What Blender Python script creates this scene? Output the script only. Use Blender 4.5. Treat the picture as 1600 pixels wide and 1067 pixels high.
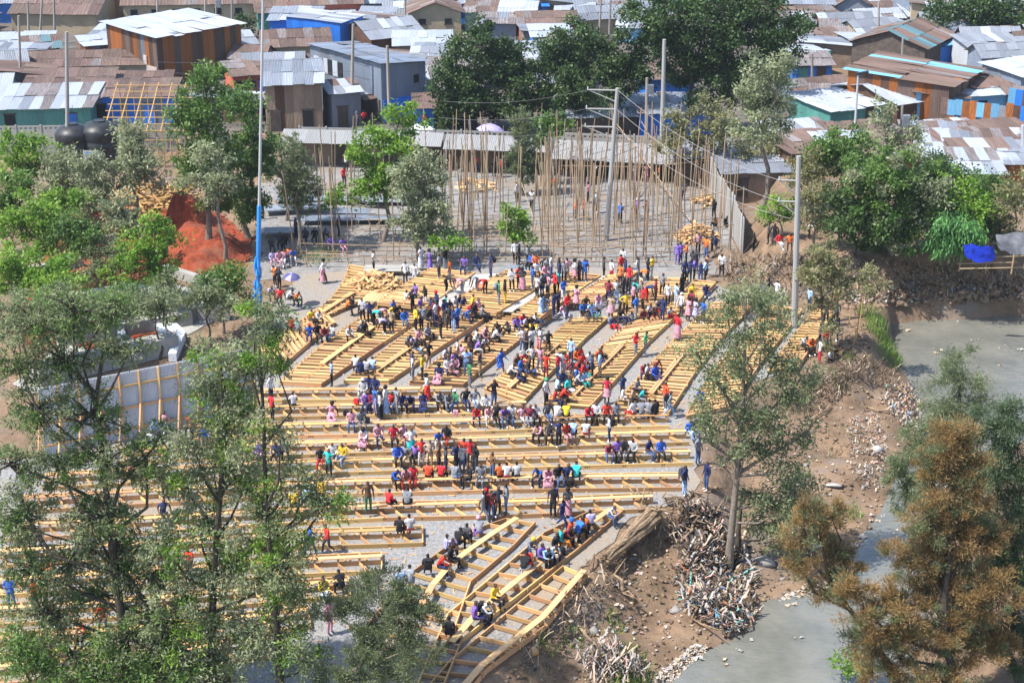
import bpy, math, random
import numpy as np
from mathutils import Vector, Matrix, Euler

random.seed(7); rng = np.random.default_rng(7)
SC = bpy.context.scene
for o in list(bpy.data.objects): bpy.data.objects.remove(o)
COL = SC.collection

# ------------------------------------------------------------------ camera, sky, sun, exposure
CAM_H, PITCH, FPX = 38.0, math.radians(21.5), 2500.0
cam_data = bpy.data.cameras.new('camera'); cam = bpy.data.objects.new('camera', cam_data); COL.objects.link(cam)
cam.location = (0, 0, CAM_H); cam.rotation_euler = (math.pi/2 - PITCH, 0, 0)
cam_data.sensor_fit = 'HORIZONTAL'; cam_data.sensor_width = 36.0; cam_data.lens = 36.0*FPX/1600.0
cam_data.clip_start = 1.0; cam_data.clip_end = 3000.0
SC.camera = cam
SUN_EL, SUN_AZ = math.radians(57), math.radians(-112)          # azimuth clockwise from +Y: high, from the left, a little behind the camera
world = bpy.data.worlds.new('World'); SC.world = world; world.use_nodes = True
wn = world.node_tree.nodes; wl = world.node_tree.links; wn.clear()
sky = wn.new('ShaderNodeTexSky'); sky.sky_type = 'NISHITA'; sky.sun_disc = False
sky.sun_elevation = SUN_EL; sky.sun_rotation = SUN_AZ % (2*math.pi); sky.air_density = 1.0; sky.dust_density = 1.0
bg = wn.new('ShaderNodeBackground'); bg.inputs[1].default_value = 0.145
wo = wn.new('ShaderNodeOutputWorld'); wl.new(sky.outputs[0], bg.inputs[0]); wl.new(bg.outputs[0], wo.inputs[0])
sd = bpy.data.lights.new('sun', 'SUN'); sd.energy = 4.4; sd.angle = math.radians(0.53); sd.color = (1.0, 0.955, 0.89)
sun = bpy.data.objects.new('sun', sd); COL.objects.link(sun)
sdir = Vector((math.sin(SUN_AZ)*math.cos(SUN_EL), math.cos(SUN_AZ)*math.cos(SUN_EL), math.sin(SUN_EL)))
sun.rotation_euler = sdir.to_track_quat('Z', 'Y').to_euler(); sun.location = (-40, 60, 80)
vs = SC.view_settings; vs.view_transform = 'Standard'; vs.look = 'None'; vs.gamma = 1.0; vs.use_curve_mapping = False; vs.exposure = 1.12
SC.cycles.max_bounces = 6; SC.cycles.diffuse_bounces = 3; SC.cycles.glossy_bounces = 2; SC.cycles.transmission_bounces = 3
SC.cycles.transparent_max_bounces = 6; SC.cycles.caustics_reflective = False; SC.cycles.caustics_refractive = False
SC.cycles.use_denoising = True

# ------------------------------------------------------------------ geometry of the place: photo pixel -> point on a level
cP, sP = math.cos(PITCH), math.sin(PITCH)
def ray(u, v):
    a, b = (u-800.0)/FPX, (533.5-v)/FPX
    return (a, cP + b*sP, -sP + b*cP)
def G(u, v, z=0.0):
    d = ray(u, v); t = (z-CAM_H)/d[2]
    return Vector((d[0]*t, d[1]*t, z))
def atY(u, v, Y):
    d = ray(u, v); t = Y/d[1]
    return Vector((d[0]*t, Y, CAM_H + d[2]*t))
def ppm(p):                      # photo pixels for a metre at a point
    return FPX/((p[1])*cP - (p[2]-CAM_H)*sP)
def toPx(p):
    x, y, z = p[0], p[1], p[2]-CAM_H
    w = y*cP - z*sP
    return (800+FPX*x/w, 533.5-FPX*(y*sP+z*cP)/w)

# ------------------------------------------------------------------ mesh helpers
def mesh_np(name, V, F, mats=(), midx=None, smooth=False):
    """V (n,3); F list/array of same-size faces or list of lists"""
    me = bpy.data.meshes.new(name)
    V = np.asarray(V, dtype=np.float32)
    if isinstance(F, np.ndarray):
        k = F.shape[1]; nF = F.shape[0]
        me.vertices.add(len(V)); me.vertices.foreach_set('co', V.ravel())
        me.loops.add(nF*k); me.loops.foreach_set('vertex_index', F.astype(np.int32).ravel())
        me.polygons.add(nF); me.polygons.foreach_set('loop_start', np.arange(0, nF*k, k, dtype=np.int32))
        me.polygons.foreach_set('loop_total', np.full(nF, k, dtype=np.int32))
    else:
        me.from_pydata([tuple(v) for v in V], [], F)
    for m in mats: me.materials.append(m)
    if midx is not None: me.polygons.foreach_set('material_index', np.asarray(midx, dtype=np.int32))
    me.update(calc_edges=True)
    if smooth: me.polygons.foreach_set('use_smooth', np.ones(len(me.polygons), dtype=bool))
    return me
def ob(name, me, parent=None, loc=(0,0,0), rot=None, scale=None, mat=None):
    o = bpy.data.objects.new(name, me); COL.objects.link(o)
    o.location = loc
    if rot is not None: o.rotation_euler = rot
    if scale is not None: o.scale = scale
    if parent is not None: o.parent = parent
    if mat is not None:
        if not me.materials: me.materials.append(None)
        o.material_slots[0].link = 'OBJECT'; o.material_slots[0].material = mat
    return o
def tag(o, label, cat, group=None, kind=None):
    o['label'] = label; o['category'] = cat
    if group: o['group'] = group
    if kind: o['kind'] = kind
    return o
def thing(name, label, cat, loc, group=None, rz=0.0):
    o = bpy.data.objects.new(name, None); COL.objects.link(o); o.empty_display_size = 0.2
    o.location = loc; o.rotation_euler = (0, 0, rz)
    return tag(o, label, cat, group)
BOXV = np.array([[x, y, z] for x in (-.5, .5) for y in (-.5, .5) for z in (-.5, .5)], dtype=float)
BOXF = [[0,1,3,2],[4,6,7,5],[0,4,5,1],[2,3,7,6],[0,2,6,4],[1,5,7,3]]
def box_mesh(name='box'):
    return mesh_np(name, BOXV, BOXF, [None])
UBOX = box_mesh('board')
def cyl_mesh(name, n=7, r1=.5, r2=.5, smooth=True):
    V, F = [], []
    for i in range(n):
        a = 2*math.pi*i/n
        V.append((r1*math.cos(a), r1*math.sin(a), 0)); V.append((r2*math.cos(a), r2*math.sin(a), 1))
    for i in range(n):
        j = (i+1) % n; F.append([2*i, 2*j, 2*j+1, 2*i+1])
    F.append([2*i for i in range(n)][::-1]); F.append([2*i+1 for i in range(n)])
    return mesh_np(name, V, F, [None])
UCYL = cyl_mesh('stick', 7, .5, .42)
UROD = cyl_mesh('rod', 8, .5, .5)
def between(name, a, b, w, h, mat, parent, up=(0,0,1), base=None, me=None):
    """a box (w wide, h high) running from a to b (world), as a child of parent that stands at base"""
    a, b = Vector(a), Vector(b); d = b-a; L = d.length
    x = d/L; upv = Vector(up); y = upv.cross(x)
    if y.length < 1e-4: y = Vector((0,1,0)).cross(x)
    y.normalize(); z = x.cross(y)
    M = Matrix((x, y, z)).transposed()
    c = (a+b)/2
    if base is not None: c = c-Vector(base)
    return ob(name, me or UBOX, parent, c, M.to_euler(), (L, w, h), mat)
def stick(name, a, b, d, mat, parent=None, base=None, me=None):
    a, b = Vector(a), Vector(b); v = b-a
    q = v.to_track_quat('Z', 'Y')
    loc = a if base is None else a-Vector(base)
    return ob(name, me or UCYL, parent, loc, q.to_euler(), (d, d, v.length), mat)
def tube_np(pts, rad, n=5):
    pts = [Vector(p) for p in pts]; V, F = [], []
    for i, p in enumerate(pts):
        t = (pts[min(i+1, len(pts)-1)]-pts[max(i-1, 0)])
        if t.length < 1e-6: t = Vector((0,0,1))
        t.normalize()
        s = t.cross(Vector((0.3,1,0.1))); s.normalize(); u = t.cross(s)
        for k in range(n):
            a = 2*math.pi*k/n
            V.append(p + (s*math.cos(a)+u*math.sin(a))*rad[i])
    for i in range(len(pts)-1):
        for k in range(n):
            k2 = (k+1) % n
            F.append([i*n+k, i*n+k2, (i+1)*n+k2, (i+1)*n+k])
    return V, F
class MB:
    def __init__(s): s.V = []; s.F = []; s.M = []
    def add(s, V, F, m=0):
        o = len(s.V); s.V += [tuple(v) for v in V]; s.F += [[i+o for i in f] for f in F]; s.M += [m]*len(F)
    def box(s, c, size, m=0, rz=0.0):
        ca, sa = math.cos(rz), math.sin(rz)
        W = BOXV*np.array(size); X = W[:,0]*ca-W[:,1]*sa; Y = W[:,0]*sa+W[:,1]*ca
        s.add(np.stack([X+c[0], Y+c[1], W[:,2]+c[2]], 1), BOXF, m)
    def tube(s, pts, rad, n=5, m=0): s.add(*tube_np(pts, rad, n), m)
    def build(s, name, mats, smooth=False):
        return mesh_np(name, s.V, s.F, mats, s.M, smooth)
def poly_sd(P, poly):
    """signed distance to polygon, inside positive; P (n,2)"""
    poly = np.asarray(poly, float); A = poly; B = np.roll(poly, -1, 0)
    best = np.full(len(P), 1e9); ins = np.zeros(len(P), bool)
    for a, b in zip(A, B):
        ab = b-a; t = np.clip(((P-a)@ab)/max(ab@ab, 1e-9), 0, 1)
        d = np.hypot(P[:,0]-(a[0]+t*ab[0]), P[:,1]-(a[1]+t*ab[1])); best = np.minimum(best, d)
        cond = ((a[1] > P[:,1]) != (b[1] > P[:,1]))
        with np.errstate(divide='ignore', invalid='ignore'):
            xi = a[0]+(P[:,1]-a[1])*(b[0]-a[0])/(b[1]-a[1])
        ins ^= cond & (P[:,0] < xi)
    return np.where(ins, best, -best)
def sstep(x, a, b):
    t = np.clip((x-a)/(b-a), 0, 1); return t*t*(3-2*t)
def vnoise(x, y, s, seed=0):
    """smooth value noise, arrays"""
    r = np.random.default_rng(seed).random((64, 64))
    x = np.asarray(x)/s; y = np.asarray(y)/s
    xi = np.floor(x).astype(int); yi = np.floor(y).astype(int); fx = x-xi; fy = y-yi
    fx = fx*fx*(3-2*fx); fy = fy*fy*(3-2*fy)
    g = lambda i, j: r[i % 64, j % 64]
    return (g(xi,yi)*(1-fx)+g(xi+1,yi)*fx)*(1-fy) + (g(xi,yi+1)*(1-fx)+g(xi+1,yi+1)*fx)*fy - .5
ORD = ['first','second','third','fourth','fifth','sixth','seventh','eighth','ninth','tenth','eleventh','twelfth','thirteenth','fourteenth','fifteenth','sixteenth','seventeenth','eighteenth','nineteenth','twentieth']

# ------------------------------------------------------------------ materials
MATS = {}
def mat(name, col, col2=None, rough=.8, nscale=3.0, vary=.0, spec=.3, bump=0.0, bscale=None, detail=4, metal=0.0, coords='Object', stretch=(1,1,1), hue=0.0, ramp=(.35,.65), over=None, over_s=.15, over_r=(.5,.62)):
    m = bpy.data.materials.new(name); m.use_nodes = True; nt = m.node_tree; N = nt.nodes; L = nt.links
    b = N['Principled BSDF']; b.inputs['Roughness'].default_value = rough; b.inputs['Specular IOR Level'].default_value = spec; b.inputs['Metallic'].default_value = metal
    out = None
    tc = N.new('ShaderNodeTexCoord'); mp = N.new('ShaderNodeMapping'); mp.inputs['Scale'].default_value = stretch
    L.new(tc.outputs[coords], mp.inputs[0])
    if col2 is not None:
        nz = N.new('ShaderNodeTexNoise'); nz.inputs['Scale'].default_value = nscale; nz.inputs['Detail'].default_value = detail; nz.inputs['Roughness'].default_value = .65
        L.new(mp.outputs[0], nz.inputs['Vector'])
        if coords == 'Object' and vary > 0:
            oi = N.new('ShaderNodeObjectInfo'); nz.noise_dimensions = '4D'
            mm = N.new('ShaderNodeMath'); mm.operation = 'MULTIPLY'; mm.inputs[1].default_value = 37.0
            L.new(oi.outputs['Random'], mm.inputs[0]); L.new(mm.outputs[0], nz.inputs['W'])
        cr = N.new('ShaderNodeValToRGB'); cr.color_ramp.elements[0].position = ramp[0]; cr.color_ramp.elements[1].position = ramp[1]
        cr.color_ramp.elements[0].color = (*col, 1); cr.color_ramp.elements[1].color = (*col2, 1)
        L.new(nz.outputs[0], cr.inputs[0]); out = cr.outputs[0]
    else:
        rgb = N.new('ShaderNodeRGB'); rgb.outputs[0].default_value = (*col, 1); out = rgb.outputs[0]
    if over is not None:
        n2 = N.new('ShaderNodeTexNoise'); n2.inputs['Scale'].default_value = over_s; n2.inputs['Detail'].default_value = 6; n2.inputs['Roughness'].default_value = .7
        L.new(mp.outputs[0], n2.inputs['Vector']); mr0 = N.new('ShaderNodeMapRange'); mr0.inputs[1].default_value = over_r[0]; mr0.inputs[2].default_value = over_r[1]
        L.new(n2.outputs[0], mr0.inputs[0]); mx = N.new('ShaderNodeMix'); mx.data_type = 'RGBA'; mx.inputs['B'].default_value = (*over, 1)
        L.new(mr0.outputs[0], mx.inputs['Factor']); L.new(out, mx.inputs['A']); out = mx.outputs['Result']
    if vary > 0 or hue > 0:
        oi = N.new('ShaderNodeObjectInfo'); hs = N.new('ShaderNodeHueSaturation')
        mr = N.new('ShaderNodeMapRange'); mr.inputs[3].default_value = 1-vary; mr.inputs[4].default_value = 1+vary
        L.new(oi.outputs['Random'], mr.inputs[0]); L.new(mr.outputs[0], hs.inputs['Value']); L.new(out, hs.inputs['Color']); out = hs.outputs[0]
        if hue > 0:
            m2 = N.new('ShaderNodeMath'); m2.operation = 'MULTIPLY'; m2.inputs[1].default_value = 7.31
            m3 = N.new('ShaderNodeMath'); m3.operation = 'FRACT'; mr2 = N.new('ShaderNodeMapRange'); mr2.inputs[3].default_value = .5-hue; mr2.inputs[4].default_value = .5+hue
            L.new(oi.outputs['Random'], m2.inputs[0]); L.new(m2.outputs[0], m3.inputs[0]); L.new(m3.outputs[0], mr2.inputs[0]); L.new(mr2.outputs[0], hs.inputs['Hue'])
    L.new(out, b.inputs['Base Color'])
    if bump > 0:
        nb = N.new('ShaderNodeTexNoise'); nb.inputs['Scale'].default_value = bscale or nscale*3; nb.inputs['Detail'].default_value = 5
        L.new(mp.outputs[0], nb.inputs['Vector']); bp = N.new('ShaderNodeBump'); bp.inputs['Strength'].default_value = bump; bp.inputs['Distance'].default_value = .1
        L.new(nb.outputs[0], bp.inputs['Height']); L.new(bp.outputs[0], b.inputs['Normal'])
    MATS[name] = m
    return m
def leafmat(name, c1, c2, trans=.35):
    m = bpy.data.materials.new(name); m.use_nodes = True; nt = m.node_tree; N = nt.nodes; L = nt.links; N.clear()
    at = N.new('ShaderNodeAttribute'); at.attribute_name = 'tint'
    cr = N.new('ShaderNodeValToRGB'); cr.color_ramp.elements[0].color = (*c1, 1); cr.color_ramp.elements[1].color = (*c2, 1)
    L.new(at.outputs['Fac'], cr.inputs[0])
    d = N.new('ShaderNodeBsdfPrincipled'); d.inputs['Roughness'].default_value = .5; d.inputs['Specular IOR Level'].default_value = .35
    t = N.new('ShaderNodeBsdfTranslucent'); mx = N.new('ShaderNodeMixShader'); mx.inputs[0].default_value = trans
    L.new(cr.outputs[0], d.inputs['Base Color']); L.new(cr.outputs[0], t.inputs['Color'])
    o = N.new('ShaderNodeOutputMaterial'); L.new(d.outputs[0], mx.inputs[1]); L.new(t.outputs[0], mx.inputs[2]); L.new(mx.outputs[0], o.inputs[0])
    MATS[name] = m
    return m
mat('wood', (.37,.195,.07), (.575,.365,.17), .75, 2.2, vary=.32, stretch=(.8,5,5), hue=.016, detail=8, over=(.24,.19,.14), over_s=1.3, over_r=(.58,.74))
mat('wood_pale', (.45,.26,.115), (.60,.39,.195), .75, 2.0, vary=.2, stretch=(.6,4,4), hue=.01, detail=7)
mat('plywood', (.31,.29,.26), (.40,.375,.34), .8, 3.0, vary=.1)
mat('stick', (.21,.145,.09), (.36,.265,.175), .85, 3.0, vary=.25, stretch=(4,4,.6), hue=.015)
mat('stick_yellow', (.30,.18,.065), (.40,.26,.10), .8, 3.0, vary=.15)
mat('pole_grey', (.24,.237,.23), (.31,.305,.295), .8, 1.0, vary=.1)
mat('pole_wood', (.20,.18,.16), (.30,.27,.24), .85, 2.0, vary=.15)
mat('steel', (.34,.35,.36), (.42,.43,.44), .5, 1.0)
mat('blue_paint', (.02,.19,.60), (.04,.27,.70), .5, 2.0)
mat('wire', (.05,.05,.055)); mat('wire_pale', (.24,.235,.23))
mat('gravel', (.125,.124,.123), (.285,.281,.275), .95, 5.0, bump=.7, bscale=9.0, detail=10, ramp=(.3,.7), over=(.25,.20,.145), over_s=.12, over_r=(.44,.64))
mat('gravel_yard', (.12,.117,.115), (.25,.243,.236), .95, 1.6, bump=.6, bscale=6.0, detail=12, ramp=(.3,.7), over=(.19,.155,.12), over_s=.13, over_r=(.47,.62))
mat('dirt', (.085,.055,.034), (.225,.15,.094), .95, .55, bump=1.0, bscale=2.5, detail=12, ramp=(.3,.68), over=(.15,.125,.105), over_s=.22, over_r=(.52,.66))
mat('red_soil', (.125,.024,.009), (.27,.052,.018), .95, 1.4, bump=1.0, bscale=4, detail=12, over=(.14,.06,.035), over_s=.35, over_r=(.52,.66))
mat('earth_street', (.06,.052,.045), (.13,.11,.095), .95, .3, detail=8)
mat('concrete', (.23,.225,.21), (.33,.32,.30), .9, .8, detail=8, over=(.24,.22,.19), over_s=.7, over_r=(.55,.7))
SH = dict(nscale=3.2, stretch=(3.2,.7,1), detail=9)
mat('zinc_white', (.20,.235,.285), (.31,.335,.37), .5, vary=.12, ramp=(.3,.6), over=(.24,.17,.13), over_s=1.1, over_r=(.60,.72), **SH)
mat('zinc_grey', (.11,.13,.165), (.20,.22,.25), .5, vary=.2, over=(.17,.11,.08), over_s=1.2, over_r=(.56,.70), **SH)
mat('zinc_blue', (.13,.16,.21), (.20,.235,.29), .5, vary=.15, over=(.13,.12,.12), over_s=1.3, over_r=(.6,.75), **SH)
mat('sheet_white', (.33,.36,.40), (.42,.44,.47), .5, vary=.06, **SH)
mat('rust_brown', (.065,.042,.035), (.155,.105,.085), .8, vary=.28, hue=.012, over=(.22,.19,.18), over_s=1.0, over_r=(.58,.72), **SH)
mat('rust_mixed', (.085,.055,.044), (.22,.215,.225), .7, vary=.2, ramp=(.40,.62), **SH)
mat('rust_orange', (.12,.035,.010), (.35,.12,.028), .8, vary=.28, ramp=(.3,.62), over=(.07,.045,.04), over_s=1.3, over_r=(.55,.7), **SH)
mat('rust_dark', (.05,.03,.024), (.14,.07,.042), .8, vary=.25, **SH)
mat('sheet_blue', (.015,.13,.50), (.03,.19,.60), .5, vary=.15, over=(.05,.14,.33), over_s=1.4, over_r=(.55,.75), **SH)
mat('sheet_sky', (.08,.27,.47), (.17,.36,.52), .55, vary=.18, **SH)
mat('sheet_teal', (.05,.19,.175), (.10,.27,.235), .6, vary=.15, **SH)
mat('roof_teal', (.05,.11,.135), (.10,.17,.19), .6, vary=.2, **SH)
mat('plaster_cream', (.28,.22,.14), (.38,.31,.21), .9, .6, vary=.1, detail=7)
mat('plaster_pink', (.30,.23,.20), (.42,.35,.31), .9, .8, vary=.1, detail=7)
mat('wall_red', (.35,.08,.04), (.46,.13,.08), .85, .8, vary=.1)
mat('mud_wall', (.15,.11,.08), (.26,.2,.15), .9, 1.0, vary=.2, detail=7)
mat('dark_opening', (.012,.012,.015), None, .9)
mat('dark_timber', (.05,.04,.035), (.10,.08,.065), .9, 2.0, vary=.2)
mat('tank_black', (.012,.013,.015), (.03,.032,.035), .45, 2.0)
mat('tarp_blue', (.01,.035,.45), (.02,.06,.60), .45, 1.5)
mat('roof_band', (.17,.175,.18), (.25,.25,.245), .6, vary=.06, over=(.15,.13,.11), over_s=1.0, over_r=(.58,.72), **SH)
mat('hoarding', (.52,.55,.60), (.60,.62,.66), .5, vary=.06, **SH)
mat('tarp_grey', (.045,.05,.055), (.13,.135,.15), .6, 1.0)
mat('bark_dark', (.035,.028,.022), (.085,.07,.055), .9, 3.0, stretch=(3,3,.6), bump=.5, bscale=12)
mat('bark_grey', (.13,.105,.085), (.24,.20,.165), .9, 3.0, stretch=(3,3,.6), bump=.5, bscale=12)
mat('bark_log', (.16,.105,.06), (.38,.27,.17), .9, 2.5, stretch=(.6,4,4), bump=.8, bscale=10)
mat('rock', (.095,.062,.04), (.25,.175,.115), .95, 1.5, detail=6)
mat('rock_grey', (.16,.15,.145), (.29,.27,.25), .95, 1.5, detail=6)
mat('root_dark', (.035,.024,.017), (.10,.07,.045), .95, 2.0); mat('root_brown', (.07,.046,.03), (.15,.105,.068), .95, 2.0)
mat('marking', (.05,.035,.02), None, .9)
mat('ladder_metal', (.4,.42,.45), (.5,.52,.55), .4, 1.0)
for n_, c_ in dict(trash_white=(.38,.36,.33), trash_pink=(.50,.30,.26), trash_blue=(.10,.22,.42), trash_teal=(.12,.36,.33), trash_black=(.03,.03,.035), trash_tan=(.42,.33,.24), trash_orange=(.45,.16,.07), trash_grey=(.32,.30,.28)).items(): mat(n_, c_, tuple(x*.75 for x in c_), .7, 4.0)
leafmat('leaf_grevillea', (.085,.118,.05), (.26,.30,.15), .42); leafmat('leaf_silver', (.13,.165,.08), (.36,.39,.23), .42); leafmat('leaf_bright', (.07,.17,.022), (.25,.40,.05), .45)
leafmat('leaf_dark', (.02,.05,.014), (.075,.125,.035), .3); leafmat('leaf_mid', (.045,.11,.022), (.155,.25,.055), .4); leafmat('leaf_olive', (.12,.13,.055), (.30,.29,.135), .42)
leafmat('needle_brown', (.12,.08,.03), (.40,.265,.11), .4); leafmat('needle_green', (.075,.105,.05), (.22,.26,.125), .4); leafmat('needle_dark', (.035,.065,.03), (.10,.145,.065), .3); leafmat('leaf_willow', (.05,.17,.045), (.17,.37,.11), .4)
leafmat('grass', (.09,.17,.03), (.20,.30,.06))
# ------------------------------------------------------------------ ground, river, banks
WATER_Z = -2.2
RIV_PX = [(900,1260),(1045,1067),(1085,1028),(1170,996),(1190,950),(1215,938),(1290,928),(1335,893),(1352,842),(1385,802),(1402,762),(1440,692),(1434,622),(1405,560),(1384,512),(1380,487),(1450,478),(1600,468),(1800,458),(1900,600),(1640,668),(1560,700),(1500,760),(1462,830),(1445,900),(1425,1000),(1400,1260)]
RIV = [tuple(G(u, v, WATER_Z)[:2]) for u, v in RIV_PX]
FAR_PX = [(1108,398),(1128,436),(1165,458),(1240,468),(1310,474),(1380,480),(1450,474),(1600,464),(1900,452)]
FAR = [tuple(G(u, v, -1.0)[:2]) for u, v in FAR_PX] + [(260,110),(300,420),(60,420),(50,200)] + [tuple(G(u, v, 2.0)[:2]) for u, v in [(1210,262),(1176,300),(1178,392)]]
TIP_PX = [(700,1300),(745,1075),(930,905),(1000,815),(1100,775),(1110,660),(1180,610),(1235,585),(1320,575),(1350,545),(1370,500)]   # top edge of the near bank
TIP = [tuple(G(u, v, 0)[:2]) for u, v in TIP_PX] + [tuple(G(1375,480,0)[:2]), (80,130),(120,720),(-700,720),(-700,10)]
def Hnp(x, y):
    x = np.asarray(x, float); y = np.asarray(y, float); P = np.stack([x.ravel(), y.ravel()], 1)
    dr = -poly_sd(P, RIV); df = poly_sd(P, FAR); ds = -poly_sd(P, TIP)
    n1 = vnoise(P[:,0], P[:,1], 3.1, 1); n2 = vnoise(P[:,0], P[:,1], 1.1, 2); n3 = vnoise(P[:,0], P[:,1], 7.0, 3)
    # beach below the terrace edge: 0 at the edge, falling 1.4 m in the first 2 m, then easing down to the water
    dsn = ds + n1*1.2
    tot = np.maximum(ds, 0)+np.maximum(dr, 0)+.2
    f = np.clip(np.maximum(ds, 0)/tot, 0, 1)
    beach = -sstep(dsn, 0.0, 1.7)*0.95 - f**1.3*1.25 + (n1*.95+n2*.65)*sstep(ds, .3, 2)*sstep(dr, .0, 3)
    z = np.where(ds > 0, beach, 0.0)
    right = (P[:,0] > 24) & (P[:,1] < 92) & (dr > 0) & (P[:,0] > np.interp(P[:,1], [40,60,75,92], [18,21,25,30]))
    zr = WATER_Z + sstep(dr, 0, 5)*1.6 + n1*.3
    z = np.where(right & (ds > 0), zr, z)
    z = np.where(dr < 0, np.minimum(z, WATER_Z - .12 - sstep(-dr, 0, 2.5)*.9), z)
    edge = sstep(dr, -.6, .6)
    z = np.where((dr > -.6) & (dr < .6) & (ds > 0), WATER_Z-.25 + edge*(np.maximum(z, WATER_Z+.05)-WATER_Z+.25), z)
    zf = 2.3*sstep(df+n1*1.0+n2*.5, -.6, 1.9) + (WATER_Z+.1)*0
    cliff = df > -1.2
    base = np.where(dr < 1.5, np.maximum(z, WATER_Z-.3), z)
    z = np.where(cliff, base + (2.3-base)*sstep(df+n1*.9+n2*.5, -.8, 2.0) + (n1*.5+n2*.4)*sstep(df, -1, 0)*(1-sstep(df, 2, 4)), z)
    # gentle unevenness away from the laid gravel
    return z.reshape(x.shape)
def H(x, y): return float(Hnp(np.array([x]), np.array([y]))[0])
def GH(u, v, it=6):
    """point of the terrain seen at a pixel"""
    z = 0.0
    for _ in range(it):
        p = G(u, v, z); z = z*.3 + .7*H(p.x, p.y)
    p = G(u, v, z); p.z = H(p.x, p.y)
    return p
xs = np.concatenate([np.linspace(-500, -62, 14), np.arange(-60, 78, .55), np.linspace(80, 500, 14)])
ys = np.concatenate([np.linspace(20, 44, 6), np.arange(45, 136, .55), np.linspace(138, 700, 30)])
XX, YY = np.meshgrid(xs, ys)
ZZ = Hnp(XX, YY)
nx, ny = len(xs), len(ys)
idx = np.arange(nx*ny).reshape(ny, nx)
Fq = np.stack([idx[:-1,:-1], idx[:-1,1:], idx[1:,1:], idx[1:,:-1]], -1).reshape(-1, 4)
ground = ob('ground', mesh_np('ground', np.stack([XX, YY, ZZ-.03], -1).reshape(-1, 3), Fq, [MATS['dirt']], smooth=True)); ground['kind'] = 'structure'; ground['label'] = 'bare brown earth and river banks'
# water
wm = mat('river_water', (.11,.112,.095), (.165,.16,.135), .03, .35, spec=1.0, detail=3)
def _wb():
    nt = wm.node_tree; N = nt.nodes; L = nt.links; b = N['Principled BSDF']
    tc = N.new('ShaderNodeTexCoord'); mp = N.new('ShaderNodeMapping'); mp.inputs['Scale'].default_value = (.8, 1.7, 1); mp.inputs['Rotation'].default_value = (0,0,.5)
    nz = N.new('ShaderNodeTexNoise'); nz.inputs['Scale'].default_value = 2.6; nz.inputs['Detail'].default_value = 4; nz.inputs['Distortion'].default_value = .6
    bp = N.new('ShaderNodeBump'); bp.inputs['Strength'].default_value = .35; bp.inputs['Distance'].default_value = .15
    L.new(tc.outputs['Object'], mp.inputs[0]); L.new(mp.outputs[0], nz.inputs['Vector']); L.new(nz.outputs[0], bp.inputs['Height']); L.new(bp.outputs[0], b.inputs['Normal'])
_wb()
rv = np.array(RIV); cx_, cy_ = rv.mean(0)
wv = [(x, y, WATER_Z) for x, y in [(0,25),(120,25),(120,140),(20,140)]]
water = ob('river', mesh_np('river', wv, [[0,1,2,3]], [wm])); water['kind'] = 'structure'; water['label'] = 'murky grey brown river'
def sheet_poly(name, pts, z, m, jitter=0.0, sub=None):
    """a flat sheet with a ragged edge over a pixel outline; follows the flat terrace"""
    P = [G(u, v, 0) for u, v in pts]; out = []
    for i, a in enumerate(P):
        b = P[(i+1) % len(P)]; L = (b-a).length; n = max(1, int(L/1.2)) if jitter else 1
        for k in range(n):
            p = a.lerp(b, k/n)
            if jitter: p = p + Vector((random.uniform(-1,1), random.uniform(-1,1), 0))*jitter
            out.append((p.x, p.y, z))
    import bmesh
    bm = bmesh.new(); vs_ = [bm.verts.new(v) for v in out]; f = bm.faces.new(vs_); bmesh.ops.triangulate(bm, faces=[f]); bm.normal_update()
    for f in bm.faces:
        if f.normal.z < 0: f.normal_flip()
    me = bpy.data.meshes.new(name); bm.to_mesh(me); bm.free(); me.materials.append(m)
    return ob(name, me)
g1 = sheet_poly('gravel', [(-120,1300),(-120,730),(80,712),(390,648),(398,600),(408,520),(440,462),(468,428),(700,418),(1085,425),(1112,440),(1190,480),(1262,500),(1290,520),(1240,575),(1150,610),(1098,660),(1086,770),(985,812),(905,897),(800,995),(730,1075),(690,1300)], .012, MATS['gravel'], .25)
g1['kind'] = 'structure'; g1['label'] = 'pale grey crushed stone laid over the terrace'
g2 = sheet_poly('gravel_yard', [(405,440),(408,290),(470,258),(800,262),(1060,284),(1140,296),(1152,392),(1110,428),(1085,427),(700,421),(470,431)], .008, MATS['gravel_yard'], .3)
g2['kind'] = 'structure'; g2['label'] = 'dusty grey gravel of the pole yard'
g3 = sheet_poly('street', [(-200,215),(300,210),(480,206),(800,212),(1000,222),(1060,232),(1240,262),(1260,-40),(-300,-40)], .006, MATS['earth_street'])
g3['kind'] = 'structure'; g3['label'] = 'dark earth street and lanes between the shacks'
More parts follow.
